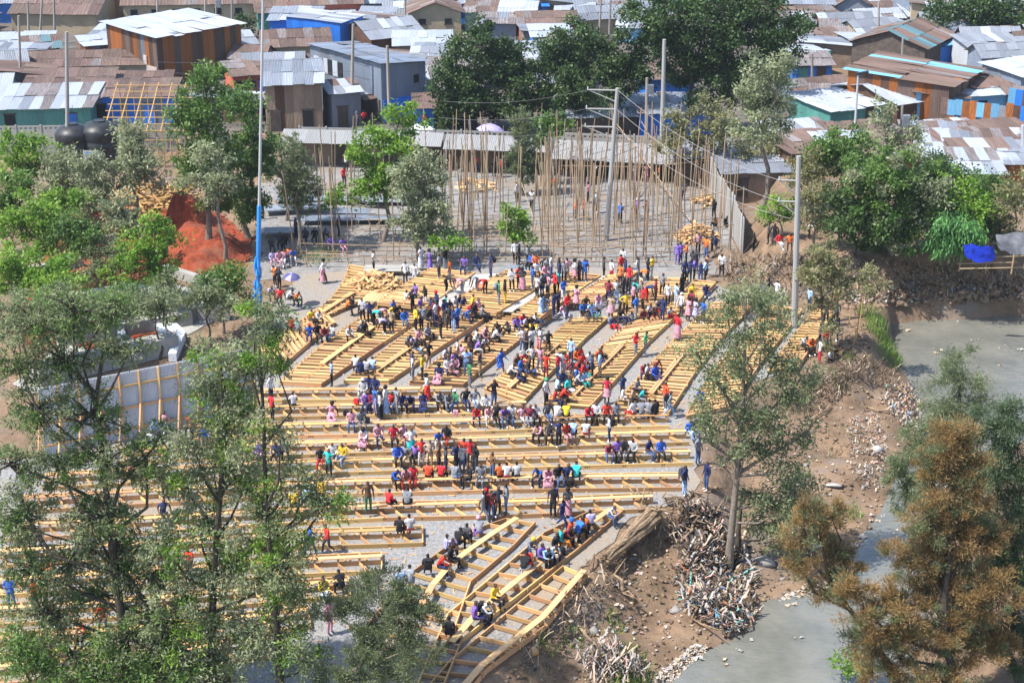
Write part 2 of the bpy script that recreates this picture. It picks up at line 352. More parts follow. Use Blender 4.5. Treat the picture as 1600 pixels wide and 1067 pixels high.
def mound(name, label, px, peaks, m, z0=0.0, res=.22, soft=1.0):
    """earth heap: px outline on the ground, peaks = (u,v,height,radius)"""
    P = np.array([tuple(G(u, v, 0)[:2]) for u, v in px]); lo, hi = P.min(0), P.max(0)
    X, Y = np.meshgrid(np.arange(lo[0], hi[0]+res, res), np.arange(lo[1], hi[1]+res, res))
    pk = [(G(u, v, 0), h, r) for u, v, h, r in peaks]
    Z = np.zeros_like(X)
    for p, h, r in pk: Z = np.maximum(Z, h*np.clip(1-np.hypot(X-p.x, Y-p.y)/r, 0, 1)**soft)
    sdm = poly_sd(np.stack([X.ravel(), Y.ravel()], 1), P).reshape(X.shape)
    Z = (Z+.12)*sstep(sdm, 0, 1.2) + (vnoise(X, Y, .45, 7)*.16+vnoise(X, Y, .9, 5)*.4+vnoise(X, Y, 2.3, 6)*.6)*sstep(sdm, .2, 1.2)*np.clip(Z*2+.3, 0, 1)
    b = Vector(((lo[0]+hi[0])/2, (lo[1]+hi[1])/2, z0))
    i = np.arange(X.size).reshape(X.shape)
    F = np.stack([i[:-1,:-1], i[:-1,1:], i[1:,1:], i[1:,:-1]], -1).reshape(-1, 4)
    keep = (sdm.ravel() > -.01)[F].any(1)
    me = mesh_np(name, np.stack([X-b.x, Y-b.y, np.maximum(Z, -.02)+.016], -1).reshape(-1, 3), F[keep], [m], smooth=False)
    o = ob(name, me, None, b); tag(o, label, 'soil'); return o
# ------------------------------------------------------------------ corrugated sheet shared by all roofs, walls, fences
def sheet_mesh(n=7):
    V, F = [], []
    k = 2*n+1
    for i in range(k):
        x = -.5+i/(k-1); z = (.5 if i % 2 else -.5)
        V += [(x, -.5, z), (x, .5, z)]
    for i in range(k-1): F.append([2*i, 2*i+2, 2*i+3, 2*i+1])
    return mesh_np('sheet', V, F, [None])
SHEET = sheet_mesh(7); SHEET3 = sheet_mesh(4)
def pick(ws):
    r = random.random()*sum(w for _, w in ws)
    for m, w in ws:
        r -= w
        if r <= 0: return MATS[m]
    return MATS[ws[-1][0]]
ROOFS = {'white': [('zinc_white', 1)], 'grey': [('zinc_grey', 5), ('zinc_white', 1)], 'brown': [('rust_brown', 8), ('rust_mixed', 1)], 'patchy': [('rust_mixed', 4), ('zinc_grey', 3), ('rust_brown', 3), ('zinc_white', 2)],
         'pale': [('zinc_white', 4), ('zinc_grey', 3), ('rust_mixed', 1)], 'teal': [('roof_teal', 6), ('rust_mixed', 1), ('rust_brown', 1)], 'bluepatch': [('rust_mixed', 3), ('sheet_sky', 2), ('rust_brown', 2), ('zinc_grey', 2)], 'blue': [('sheet_blue', 1)], 'greyblue': [('zinc_blue', 3), ('zinc_grey', 2)]}
WALLS = {'rust': [('rust_orange', 6), ('rust_dark', 3), ('zinc_grey', 1), ('rust_brown', 2)], 'rustpatch': [('rust_orange', 6), ('rust_brown', 3), ('sheet_blue', 2), ('sheet_sky', 2), ('zinc_grey', 2), ('rust_dark', 2)], 'blue': [('sheet_blue', 1)], 'grey': [('zinc_blue', 4), ('zinc_grey', 2)],
         'cream': [('plaster_cream', 1)], 'mud': [('mud_wall', 3), ('rust_dark', 1)], 'teal': [('sheet_teal', 1)], 'dark': [('dark_timber', 1)], 'red': [('wall_red', 1)], 'pink': [('plaster_pink', 1)], 'sky': [('sheet_sky', 1)], 'white': [('sheet_white', 1)], 'bluegrey': [('zinc_blue', 3), ('sheet_blue', 2)]}
SHACKS = []
def shack(label, u, v, wl_, wr, phi, h, slope=.5, roof='patchy', wall='mud', kind='mono', panels=0, sw=1.0, z0=None, over=.35, doors=0, windows=0, name='shack', rows=2, group='shacks of the settlement'):
    """corner nearest the camera at pixel (u,v); wr metres along the right-hand wall, wl_ along the left-hand wall, phi the right wall's heading"""
    if z0 is None:
        p = GH(u, v); z0 = p.z
    p = G(u, v, z0); ph = math.radians(phi)
    t = thing(name, label, 'shack' if name == 'shack' else 'building', p, group, ph)
    SHACKS.append((p, wl_, wr, ph))
    hb = h+slope
    wm_ = pick(WALLS[wall]); mid = wl_/2
    # closed wall body
    if kind == 'mono':     # low at the front (y=0), high at the back
        V = [(0,0,0),(wr,0,0),(wr,wl_,0),(0,wl_,0),(0,0,h),(wr,0,h),(wr,wl_,hb),(0,wl_,hb)]; F = [[0,1,5,4],[1,2,6,5],[2,3,7,6],[3,0,4,7],[4,5,6,7]]
    elif kind == 'side':   # low at the right end
        V = [(0,0,0),(wr,0,0),(wr,wl_,0),(0,wl_,0),(0,0,hb),(wr,0,h),(wr,wl_,h),(0,wl_,hb)]; F = [[0,1,5,4],[1,2,6,5],[2,3,7,6],[3,0,4,7],[4,5,6,7]]
    elif kind == 'gable':  # ridge parallel to the right wall
        V = [(0,0,0),(wr,0,0),(wr,wl_,0),(0,wl_,0),(0,0,h),(wr,0,h),(wr,wl_,h),(0,wl_,h),(0,mid,hb),(wr,mid,hb)]; F = [[0,1,5,4],[1,2,6,9,5],[2,3,7,6],[3,0,4,8,7],[4,5,9,8],[6,7,8,9]]
    else:                  # 'gable_x': ridge along the left wall
        m2 = wr/2
        V = [(0,0,0),(wr,0,0),(wr,wl_,0),(0,wl_,0),(0,0,h),(wr,0,h),(wr,wl_,h),(0,wl_,h),(m2,0,hb),(m2,wl_,hb)]; F = [[0,1,5,8,4],[1,2,6,5],[2,3,7,9,6],[3,0,4,7],[5,6,9,8],[7,4,8,9]]
    ob('wall', mesh_np('wall', V, F, [wm_]), t)
    # roof sheets, each one a part
    lift = .05
    rmix = list(ROOFS[roof])
    if len(rmix) > 2: rmix = rmix + [(random.choice(rmix)[0], 16)]
    def slope_sheets(o, ax, ay, W, Lg, nrm):
        n = max(1, round(W/sw)); w = W/n
        for i in range(n):
            for r_ in range(rows):
                l = Lg/rows
                c = o + ax*(w*(i+.5)) + ay*(l*(r_+.5)) + nrm*(lift+.012*(i % 2)+.025*r_+random.uniform(0,.02))
                M = Matrix((ax, ay, nrm)).transposed() @ Euler((random.gauss(0,.02), random.gauss(0,.02), random.gauss(0,.03))).to_matrix()
                ob('roof_sheet', SHEET if sw < 1.3 else SHEET3, t, c, M.to_euler(), (w*1.06, l*1.08, .03), pick(rmix))
    X, Y, Z = Vector((1,0,0)), Vector((0,1,0)), Vector((0,0,1))
    if kind == 'mono':
        ay = Vector((0, wl_, slope)); Lg = ay.length; ay.normalize(); nr = X.cross(ay)
        slope_sheets(Vector((-over,0,h))-ay*over, X, ay, wr+2*over, Lg+2*over, nr)
    elif kind == 'side':
        ax = Vector((wr, 0, -slope)); Lg = ax.length; ax.normalize(); nr = ax.cross(Y)
        # sheets run along x, stacked along y
        n = max(1, round((wl_+2*over)/sw)); w = (wl_+2*over)/n
        slope_sheets(Vector((0,wl_+over,hb))-ax*over, -Y, ax, wl_+2*over, Lg+2*over, (-Y).cross(ax))
    elif kind == 'gable':
        ay = Vector((0, mid, slope)); Lg = ay.length; ay.normalize()
        slope_sheets(Vector((-over,0,h))-ay*over, X, ay, wr+2*over, Lg+over, X.cross(ay))
        ay = Vector((0, -mid, slope)); ay.normalize()
        slope_sheets(Vector((wr+over,wl_,h))-ay*over, -X, ay, wr+2*over, Lg+over, (-X).cross(ay))
    else:
        m2 = wr/2; ax = Vector((m2,0,slope)); Lg = ax.length; ax.normalize()
        slope_sheets(Vector((0,wl_+over,h))-ax*over, -Y, ax, wl_+2*over, Lg+over, (-Y).cross(ax))
        ax = Vector((-m2,0,slope)); ax.normalize()
        slope_sheets(Vector((wr,-over,h))-ax*over, Y, ax, wl_+2*over, Lg+over, Y.cross(ax))
    def wall_h(x, y):
        if kind == 'mono': return h+slope*y/wl_
        if kind == 'side': return h+slope*(1-x/wr)
        return h
    if panels:
        pw = panels
        n = max(1, round(wr/pw)); w = wr/n
        for i in range(n):
            hh = wall_h(w*(i+.5), 0)-.02
            ob('wall_sheet', SHEET, t, (w*(i+.5), -.05-.01*(i % 2), hh/2), (math.pi/2, 0, random.gauss(0,.004)), (w*1.02, hh*random.uniform(.96,1), .03), pick(WALLS[wall]))
        n = max(1, round(wl_/pw)); w = wl_/n
        for i in range(n):
            hh = wall_h(0, w*(i+.5))-.04
            ob('wall_sheet', SHEET, t, (-.05-.01*(i % 2), w*(i+.5), hh/2), (math.pi/2, 0, -math.pi/2), (w*1.02, hh*random.uniform(.96,1), .03), pick(WALLS[wall]))
    off = -.09 if panels else -.02
    for k in range(doors):
        x = wr*(k+.5+random.uniform(-.2,.2))/doors; dm = MATS[random.choice(['dark_opening','dark_timber','sheet_blue','sheet_teal','dark_opening'])]
        d_ = ob('door', UBOX, t, (x, off-.02, min(1.0, h*.45)), None, (1.0, .08, min(2.0, h*.88)), dm)
        ob('door_frame', UBOX, d_, (0, .25, .54), None, (1.25, .6, .07), MATS['dark_timber'])
    for k in range(windows):
        x = wr*(k+.5)/windows; w_ = ob('window', UBOX, t, (x, off-.02, h*.62), None, (.9, .07, .7), MATS['dark_opening'])
        ob('window_frame', UBOX, w_, (0, -.1, -.56), None, (1.2, 1.3, .12), MATS['dark_timber'])
    return t
# ---- the shacks one can tell apart
t = shack('tall rust streaked box shack with flat pale metal roof', 250, 136, 9.6, 11.2, 46, 5.4, .35, 'white', 'rust', 'mono', .75, sw=1.2, over=.5)
ob('whitewashed_band', UBOX, t, (-.12, 2.9, 1.05), None, (.1, 5.6, 2.1), MATS['plaster_pink']); ob('whitewashed_band', UBOX, t, (-.13, 2.2, 2.6), None, (.1, .6, 1.1), MATS['plaster_pink'])
shack('low rust panelled shack with white roof beside the tall rust box', 138, 108, 4.2, 4.6, 25, 2.6, .3, 'white', 'rust', 'mono', .8, sw=1.2)
shack('bright blue painted box shack with thin flat roof', 533, 82, 7.4, 5.5, 66, 3.5, .2, 'grey', 'blue', 'mono', .8, over=.2)
t = shack('large two storey grey corrugated building above street shops', 598, 191, 12.5, 5.4, 40, 5.4, .5, 'greyblue', 'grey', 'side', .9, name='metal_building', group=None)
for k, y in enumerate((7.0, 8.8, 10.4)): ob('window', UBOX, t, (-.1, y, 4.1), None, (.08, .75, 1.5), MATS['dark_opening']); ob('shutter', SHEET3, t, (-.13, y+.95, 4.1), (math.pi/2,0,-math.pi/2), (.9, 1.6, .03), MATS['sheet_white'])
ob('window', UBOX, t, (4.2, -.1, 3.8), None, (.6, .08, .8), MATS['dark_opening'])
ob('shop_front', UBOX, t, (-.12, 4.5, 1.1), None, (.1, 8.5, 2.2), MATS['dark_timber']); ob('shop_front', UBOX, t, (2.6, -.12, 1.1), None, (5.0, .1, 2.2), MATS['sheet_blue'])
for k in range(5): ob('awning_sheet', SHEET, t, (-.8, 1.2+k*1.05, 2.45), (0, -.25, math.pi/2), (1.1, 1.7, .03), pick(ROOFS['patchy']))
shack('rusty orange walled shack with blue patched roof', 1478, 196, 9.8, 9.2, 58, 3.6, .5, 'bluepatch', 'rust', 'mono', .8, sw=.9)
shack('pale grey metal shack behind the patchwork fence', 1590, 178, 5, 7, 30, 3.6, .3, 'white', 'grey', 'mono', .9)
shack('white roofed low shack with teal end wall', 1296, 206, 6, 7.5, 28, 1.9, .3, 'white', 'teal', 'mono', .9, doors=1)
shack('wide shack with broad bleached white roof slope', 1400, 196, 9, 8, 32, 2.0, .9, 'white', 'mud', 'gable', 0, sw=1.1)
shack('teal roofed gabled shack with dark end wall', 1442, 118, 8.0, 9.5, 58, 2.9, 1.3, 'teal', 'dark', 'gable', 0, sw=1.0)
shack('long shack with streaky pale roof beside the teal gable', 1520, 122, 6, 10, 8, 2.8, .5, 'pale', 'white', 'mono', .9)
t = shack('long brown roofed brick building with row of small windows', 195, 42, 9, 24, 6, 2.9, 2.6, 'brown', 'cream', 'gable', 0, sw=1.6, windows=9, name='brick_building', group=None)
shack('dark brown hipped roof house by the lane', 20, 52, 9, 11, -4, 2.6, 1.6, 'brown', 'cream', 'gable', 0, sw=1.4)
shack('pale green house at the top edge with flat roof', 118, 18, 8, 12, 5, 4.5, .3, 'white', 'teal', 'mono', 0, sw=1.6, windows=2)
shack('long low shack with brown roof beside the water tanks', 2, 136, 6, 15.5, 6, 2.2, 1.0, 'brown', 'cream', 'gable', 0, sw=1.0, windows=3)
shack('grey shack with sagging pale roof at the left edge', -6, 102, 6, 6, 8, 2.0, .5, 'white', 'mud', 'mono', 0)
shack('long teal fronted shack with sheet roof behind the leafy saplings', -12, 212, 7, 9.5, 5, 2.6, .7, 'patchy', 'teal', 'mono', .9, doors=2)
shack('blue fronted stall with brown roof under the yellow frame', 104, 196, 5, 10.5, 4, 2.8, .5, 'brown', 'bluegrey', 'mono', .9, doors=2)
shack('red and brown roofed lean-to behind the tanks', 42, 168, 5, 8.5, 5, 2.2, .6, 'brown', 'blue', 'mono', .9)
shack('wide shack with rust patched roof in front of the tall rust box', 166, 158, 4, 6.5, 6, 1.7, .4, 'brown', 'mud', 'mono', 0)
shack('brown gabled shack with red wall behind the blue box', 462, 50, 8, 8.5, 12, 3.4, 1.4, 'brown', 'red', 'gable', 0, sw=1.2)
shack('cream gabled house with brown awning', 640, 58, 7, 6.5, 6, 3.0, 1.2, 'brown', 'cream', 'gable_x', 0, windows=2)
shack('pale streaked gable roof shack beside the blue box', 582, 90, 7.5, 7.0, 32, 2.2, 1.4, 'pale', 'mud', 'gable', 0)
shack('low white roofed shack before the dark trees', 618, 98, 5, 6.5, 4, 2.0, .6, 'white', 'mud', 'mono', 0)
shack('brown ridge roofed shack beside the tall mast', 415, 106, 7, 7.5, 12, 2.4, 1.2, 'brown', 'cream', 'gable', 0)
shack('dark street shop with pale sheet roof by the mast', 418, 206, 7, 5.4, 8, 4.6, .8, 'pale', 'mud', 'mono', .9, doors=2)
shack('small kiosk with hanging roof between the two street shops', 520, 200, 3.5, 2.9, 20, 3.4, .4, 'patchy', 'grey', 'mono', .8, doors=1)
shack('blue market stall with red panel under the trees', 650, 204, 4, 4.2, 4, 2.2, .4, 'patchy', 'blue', 'mono', .8, doors=1)
shack('market stall with blue wall behind the concrete wall', 1000, 214, 5, 7, 6, 2.3, .6, 'patchy', 'blue', 'mono', .9)
shack('dark low roofed stall behind the concrete wall', 890, 214, 5, 6.5, 5, 1.9, .5, 'grey', 'dark', 'mono', .9)
shack('blue shack with white eaves half hidden under the big trees', 1010, 162, 5, 5, 6, 2.6, .8, 'brown', 'blue', 'mono', .8)
shack('dark netted two storey house at the top edge', 884, 28, 6, 4.6, 4, 4.6, .3, 'grey', 'dark', 'mono', 0)
shack('white tin roofed shed before the dark netted house', 868, 48, 5, 4.6, -4, 1.6, .9, 'white', 'mud', 'mono', 0)
shack('brown roofed red walled shack left of the big tree', 812, 66, 6, 7, 4, 2.2, 1.0, 'brown', 'red', 'gable', 0)
shack('bright blue tank-like painted shed near the top edge', 806, 42, 4, 4, 2, 2.6, .3, 'blue', 'blue', 'mono', .8)
shack('navy blue timber house at the top edge', 420, 20, 5, 6, 4, 4.2, .3, 'grey', 'blue', 'mono', .8, windows=2)
shack('concrete block hut with a dark doorway at the yard corner', 1130, 318, 4, 7.5, 6, 2.6, .4, 'grey', 'mud', 'mono', 0, doors=2, z0=0.0)
shack('timber hut with orange boards at the back of the yard', 1056, 292, 4, 5, 4, 2.6, .4, 'grey', 'dark', 'mono', 0, doors=1, z0=0.0)
# the sea of low rusty roofs on the higher bank
rw = 0
for v, n in ((252, 7), (268, 7), (284, 6), (298, 4)):
    for k in range(n):
        u = 1228 + k*62 + random.uniform(-12, 12) + rw*14
        if v > 280 and u < 1440: continue
        roof = random.choice(['patchy','patchy','pale','grey','brown'])
        shack(f"{dict(patchy='rust and tin patchwork', pale='pale tin', grey='grey tin', brown='brown rusted')[roof]} low roof on the riverside slope, {ORD[k]} in its {ORD[rw]} row", u, v, 5.5, 5.2, random.uniform(-8, 22), 1.5, random.uniform(.3,.6), roof, random.choice(['mud','mud','grey','rust']), 'mono', 0, sw=.8, z0=2.3)
    rw += 1
# ---- the rest of the settlement, row behind row
def px_free(p, w, d):
    c = p + Vector((w/2, d/2, 0))
    for q, a, b, ph in SHACKS:
        ex = Vector((math.cos(ph), math.sin(ph), 0)); ey = Vector((-math.sin(ph), math.cos(ph), 0))
        qc = q + ex*b/2 + ey*a/2
        if (qc-c).length < (max(a, b)*.33 + max(w, d)*.33): return False
    return True
ROOFN = dict(patchy='patchwork tin', pale='pale tin', grey='grey tin', brown='rust brown', white='white tin', teal='dull teal', bluepatch='blue patched', greyblue='blue grey')
WALLN = dict(mud='mud brown', grey='grey sheet', rust='rusty', cream='cream', blue='blue', teal='teal', dark='dark timber', red='red', sky='sky blue', white='white', pink='pinkish', bluegrey='blue grey')
PROT = [(440,30,560,78),(160,36,355,132),(455,78,665,186),(1350,112,1600,198),(170,0,385,42),(1240,152,1432,204),(1335,68,1490,114),(636,28,712,56),(0,30,130,50)]
def hides(u, v, w, d, h):
    k = 38.0 and FPX/G(u, v).length; top = v-h*k-d*k*.2
    for a, b, c, e in PROT:
        if v > e-4 and top < e-5 and u+w*k > a and u < c: return True
    return False
row = 0
Yd = 156.0
while Yd < 262:
    half = Yd*.345; x = -half - 2; k = 0
    while x < half + 2:
        w = random.uniform(3.6, 6.6); d = random.uniform(3.4, 4.8)
        p = Vector((x, Yd+random.uniform(-1.5, 1.5), 0)); u, v = toPx(p)
        x += w*random.uniform(.92, 1.06)
        if (430 < u < 1090 and v > 178) or v > 204 or (u > 1180 and v > 196): continue
        if v < -12 or u > 1640 or (700 < u < 790 and 70 < v) or (850 < u < 1220 and 70 < v) or (1000 < u < 1210 and v > 20): continue
        if not px_free(p, w, d) or hides(u, v, w, d, 3.2): continue
        roof = random.choices(['patchy','pale','grey','brown','white','teal','bluepatch'], [7,5,6,5,2,.6,.6])[0]
        wall = random.choices(['mud','grey','rust','cream','blue','teal','dark','red','sky','white'], [5,4,3,3,3,1,3,1,1.5,1])[0]
        kind = random.choices(['mono','gable','gable_x','side'], [5,4,1,2])[0]
        z0 = H(p.x, p.y)
        far_ = v < 70
        shack(f"{WALLN[wall]} shack with {ROOFN[roof]} roof, {ORD[min(k,19)]} along the {ORD[min(row,19)]} lane behind the street", u, v, d, w, random.uniform(-14, 24), random.uniform(1.9, 2.9), random.uniform(.3, .7) if kind in ('mono','side') else random.uniform(.8, 1.5), roof, wall, kind, 0, sw=1.5 if far_ else 1.15, z0=z0, doors=0 if far_ else random.choice([0,1,1,2]), windows=random.choice([0,0,1]), rows=2)
        k += 1
    row += 1; Yd += 4.4
# ------------------------------------------------------------------ seating platforms
FRAMES = []     # (polygon world xy, level, description) used to stand people on the boards
def lerp_poly(P, t):
    """point at fraction t of a polyline"""
    L = [(P[i+1]-P[i]).length for i in range(len(P)-1)]; s = t*sum(L)
    for i, l in enumerate(L):
        if s <= l or i == len(L)-1: return P[i].lerp(P[i+1], min(1, s/l))
        s -= l
def poly_len(P): return sum((P[i+1]-P[i]).length for i in range(len(P)-1))
W_ = MATS['wood']
def chain(name, P, w, h, z, m, t, base):
    for a, b in zip(P[:-1], P[1:]):
        d = (b-a).normalized()*.02
        between(name, a+Vector((0,0,z))-d, b+Vector((0,0,z))+d, w, h, m, t, base=base)
def bench_row(label, pts, skew=.55, back=.85, front=.95, seat=(0, 1), z=0.0, endcap=None, mark=True):
    """long straight row: back, middle and front beams, skewed joists, a plank seat on posts over the middle beam. pts = pixels of the seat plank."""
    S = [G(u, v, .47) for u, v in pts]; P = [Vector((p.x, p.y, 0)) for p in S]
    base = P[0].lerp(P[-1], .5); t = thing('bench_row', label, 'bench', base, 'long bench rows of new timber')
    n = len(P); N_ = []
    for i in range(n):
        d = (P[min(i+1, n-1)]-P[max(i-1, 0)]).normalized(); N_.append(Vector((-d.y, d.x, 0)))
    B = [p+q*back for p, q in zip(P, N_)]; Fr = [p-q*front for p, q in zip(P, N_)]
    chain('back_beam', B, .06, .2, .12+z, W_, t, base); chain('middle_beam', P, .06, .22, .125+z, W_, t, base); chain('front_beam', Fr, .07, .23, .13+z, W_, t, base)
    L = poly_len(P); k = int(L/1.0)
    for i in range(k+1):
        f = (i+random.uniform(-.08,.08))/k; f = min(max(f, .002), .998)
        a = lerp_poly(B, f); m_ = lerp_poly(P, f); c = lerp_poly(Fr, f)
        d = (P[-1]-P[0]).normalized()
        if i < k: between('joist', a+Vector((0,0,.14+z)), m_+d*skew*back+Vector((0,0,.135+z)), .05, .16, W_, t, base=base)
        if i < k: between('joist', m_+Vector((0,0,.14+z)), c+d*(skew+random.gauss(0,.07))*front+Vector((0,0,.14+z)), .05, .16, W_, t, base=base)
        if seat[0] <= f <= seat[1]:
            between('seat_post', m_+Vector((.04,-.02,.22+z)), m_+Vector((.04,-.02,.45+z)), .09, .16, W_, t, up=(0,1,0), base=base)
        if mark and i % 2 == 0 and i < k and random.random() < .8:
            q = lerp_poly(Fr, min(.998, f+.3/k)); nn = N_[0]
            for j in range(random.choice([2,3,3])):
                ob('stencil_mark', UBOX, t, q-nn*.037+d*(j*.11)+Vector((0,0,.14+z))-base, (0, random.uniform(-.4,.4), math.atan2(d.y, d.x)), (.06, .006, .09), MATS['marking'])
    sp = [lerp_poly(P, seat[0]+(seat[1]-seat[0])*j/6) for j in range(7)]
    for a, b in zip(sp[:-1], sp[1:]):
        between('seat_plank', a+Vector((0,0,.475+z)), b+Vector((0,random.gauss(0,.02),.475+z+random.uniform(-.012,.012))), .26, .045, MATS['wood'] if random.random() < .6 else MATS['wood_pale'], t, base=base)
    if endcap: between('end_beam', B[-1]+Vector((0,0,.13)), Fr[-1]+Vector((0,0,.13)), .06, .2, W_, t, base=base)
    FRAMES.append(([tuple(p[:2]) for p in B]+[tuple(p[:2]) for p in Fr[::-1]], .2, label))
    return t
rows_px = [
 [(404,609),(560,608),(706,606)], [(385,636),(560,632),(822,628)], [(300,668),(450,663),(600,660),(757,656),(885,651),(1042,648)], [(190,702),(440,693),(600,688),(800,682),(1072,673)],
 [(70,742),(240,733),(440,722),(600,717),(800,712),(1078,704)], [(30,778),(240,766),(480,753),(640,749),(800,745),(1062,742)], [(10,820),(220,810),(420,797),(600,788),(800,784),(1020,774)],
 [(0,860),(220,849),(440,833),(660,826)], [(-10,906),(220,892),(440,875),(596,868)], [(-10,950),(200,938),(400,918),(545,906)], [(-10,996),(200,982),(340,968),(482,952)], [(-10,1040),(180,1028),(300,1012),(420,996)], [(0,1085),(160,1075),(360,1045)]]
for i, r in enumerate(rows_px):
    bench_row(f"long straight timber bench row, {ORD[i]} below the slanted platforms", r, endcap=i >= 7)
def strip(label, Lp, Rp, z=0.0, bench=(), gussets=True, sp=.5, name='slanted_platform', mid=.5, edge=True, group='slanted timber platforms'):
    """platform between two pixel edge lines, joists across, middle rail, small gusset blocks; bench = list of (f0,f1) stretches with a seat along the middle rail"""
    A = [G(u, v, z) for u, v in Lp]; B = [G(u, v, z) for u, v in Rp]
    base = (A[0]+B[-1])/2; t = thing(name, label, 'platform', base, group)
    up = Vector((0,0,1))
    chain('edge_beam', A, .06, .28, .15, W_, t, base); chain('edge_beam', B, .06, .3, .16, W_, t, base)
    L = (poly_len(A)+poly_len(B))/2; k = max(2, int(L/sp))
    M = []
    for i in range(k+1):
        f = i/k; a, b = lerp_poly(A, f), lerp_poly(B, f); m_ = a.lerp(b, mid); M.append(m_)
        jt = lambda: Vector((random.gauss(0,.03), random.gauss(0,.05), random.gauss(0,.012)))
        between('plank', a+up*.27+jt(), b+up*.27+jt(), random.uniform(.17,.25), .06, MATS['wood'] if random.random() < .75 else MATS['wood_pale'], t, base=base)
        between('joist', a+up*.13, b+up*.13, .07, .2, W_, t, base=base)
        if gussets and 0 < i < k:
            d = (b-a).normalized()
            for q in (a+d*.12, m_+d*.06):
                ob('gusset', GUSSET, t, q+up*.36-base, (0, 0, math.atan2(d.y, d.x)), (.24, .07, .17), MATS['wood'])
    chain('middle_rail', [M[0], M[len(M)//2], M[-1]], .06, .2, .12, W_, t, base)
    for f0, f1 in bench:
        a, b = lerp_poly(M, f0), lerp_poly(M, f1); d = (b-a).normalized(); n_ = max(2, int((b-a).length/.7)); s = Vector((d.y, -d.x, 0))
        for off in (-.09, .09): between('seat_plank', a+s*off+up*.475, b+s*off+up*.475, .15, .045, MATS['wood_pale'] if off > 0 else W_, t, base=base)
        for j in range(n_+1):
            p = a.lerp(b, j/n_)
            between('seat_post', p+up*.2, p+up*.45, .07, .12, W_, t, up=(0,1,0), base=base)
            between('seat_brace', p+up*.42+s*.05, p+s*.55+up*.2, .06, .10, W_, t, base=base)
    FRAMES.append(([tuple(p[:2]) for p in A]+[tuple(p[:2]) for p in B[::-1]], .2+z, label))
    return t
GUSSET = mesh_np('gusset', [(-.5,-.5,-.5),(.5,-.5,-.5),(-.5,-.5,.5),(-.5,.5,-.5),(.5,.5,-.5),(-.5,.5,.5)], [[0,1,2],[3,5,4],[0,3,4,1],[1,4,5,2],[2,5,3,0]], [None])
ST = [  # left edge, right edge (near end first), benches
 ([(405,545),(462,512),(500,487)], [(432,585),(490,535),(522,510)], []),
 ([(438,602),(516,534),(560,505),(604,476)], [(502,606),(600,540),(640,513),(692,478)], [(.18,.62)]),
 ([(538,600),(630,530),(655,513),(700,487)], [(608,601),(700,540),(775,492)], [(.08,.55)]),
 ([(640,602),(720,540),(752,518),(795,491)], [(724,606),(790,553),(862,499)], [(.28,.42)]),
 ([(757,612),(800,580),(850,540),(893,504)], [(816,634),(850,598),(912,536),(950,502)], [(.05,.28),(.42,.6)]),
 ([(850,634),(885,603),(940,548),(985,510)], [(922,640),(962,598),(1015,537),(1060,495)], [(.06,.62)]),
 ([(958,640),(1000,592),(1052,537),(1112,480)], [(1045,650),(1090,580),(1130,530),(1180,478)], [(.1,.45)]),
 ([(1072,655),(1110,590),(1160,530),(1205,482)], [(1140,640),(1190,570),(1230,520),(1252,490)], []),
 ([(1200,585),(1240,530),(1272,490)], [(1245,580),(1275,535),(1300,494)], []),
]
LP = ['leafy edge','far left','left of centre','centre left','middle','centre right','right of centre','right by the grey green tree','bank side']
for i, (a, b, be) in enumerate(ST): strip(f"slanted timber platform of close joists, {ORD[i]} counted from the blue mast", a, b, 0, be)
strip('curved timber platform running up to the pile of offcuts', [(432,590),(470,515),(520,470),(540,440),(545,420)][1:], [(505,500),(560,478),(600,458),(615,432)], 0, [(.12,.5)])
# raised back tier
back = [([(590,478),(640,445),(672,425)], [(664,486),(716,452),(742,432)]), ([(690,487),(756,448),(790,428)], [(775,495),(830,462),(868,433)]), ([(800,497),(850,462),(890,432)], [(845,501),(900,462),(938,436)]),
        ([(888,475),(925,452),(950,437)], [(928,477),(975,445),(996,430)]), ([(950,502),(990,465),(1022,440)], [(1010,500),(1050,466),(1075,441)]), ([(1030,497),(1062,468),(1085,443)], [(1080,487),(1105,460),(1118,447)])]
for i, (a, b) in enumerate(back): strip(f"raised orange joist platform at the back of the seating, {ORD[i]} along", a, b, .45 if i < 4 else .1, (), True, .45, 'raised_platform', group='raised platforms at the back')
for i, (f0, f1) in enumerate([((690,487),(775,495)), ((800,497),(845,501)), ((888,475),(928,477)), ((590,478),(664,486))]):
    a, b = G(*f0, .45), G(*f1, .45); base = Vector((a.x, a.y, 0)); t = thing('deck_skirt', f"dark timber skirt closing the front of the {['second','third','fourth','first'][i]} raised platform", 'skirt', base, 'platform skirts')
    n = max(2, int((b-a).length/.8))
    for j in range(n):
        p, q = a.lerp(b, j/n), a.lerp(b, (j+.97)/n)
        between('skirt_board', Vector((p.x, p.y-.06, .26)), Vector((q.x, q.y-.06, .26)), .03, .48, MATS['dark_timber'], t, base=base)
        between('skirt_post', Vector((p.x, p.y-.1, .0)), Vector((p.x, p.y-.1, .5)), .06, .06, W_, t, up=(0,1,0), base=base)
    between('skirt_rail', Vector((a.x, a.y-.1, .6)), Vector((b.x, b.y-.1, .6)), .08, .1, MATS['wood_pale'], t, base=base)
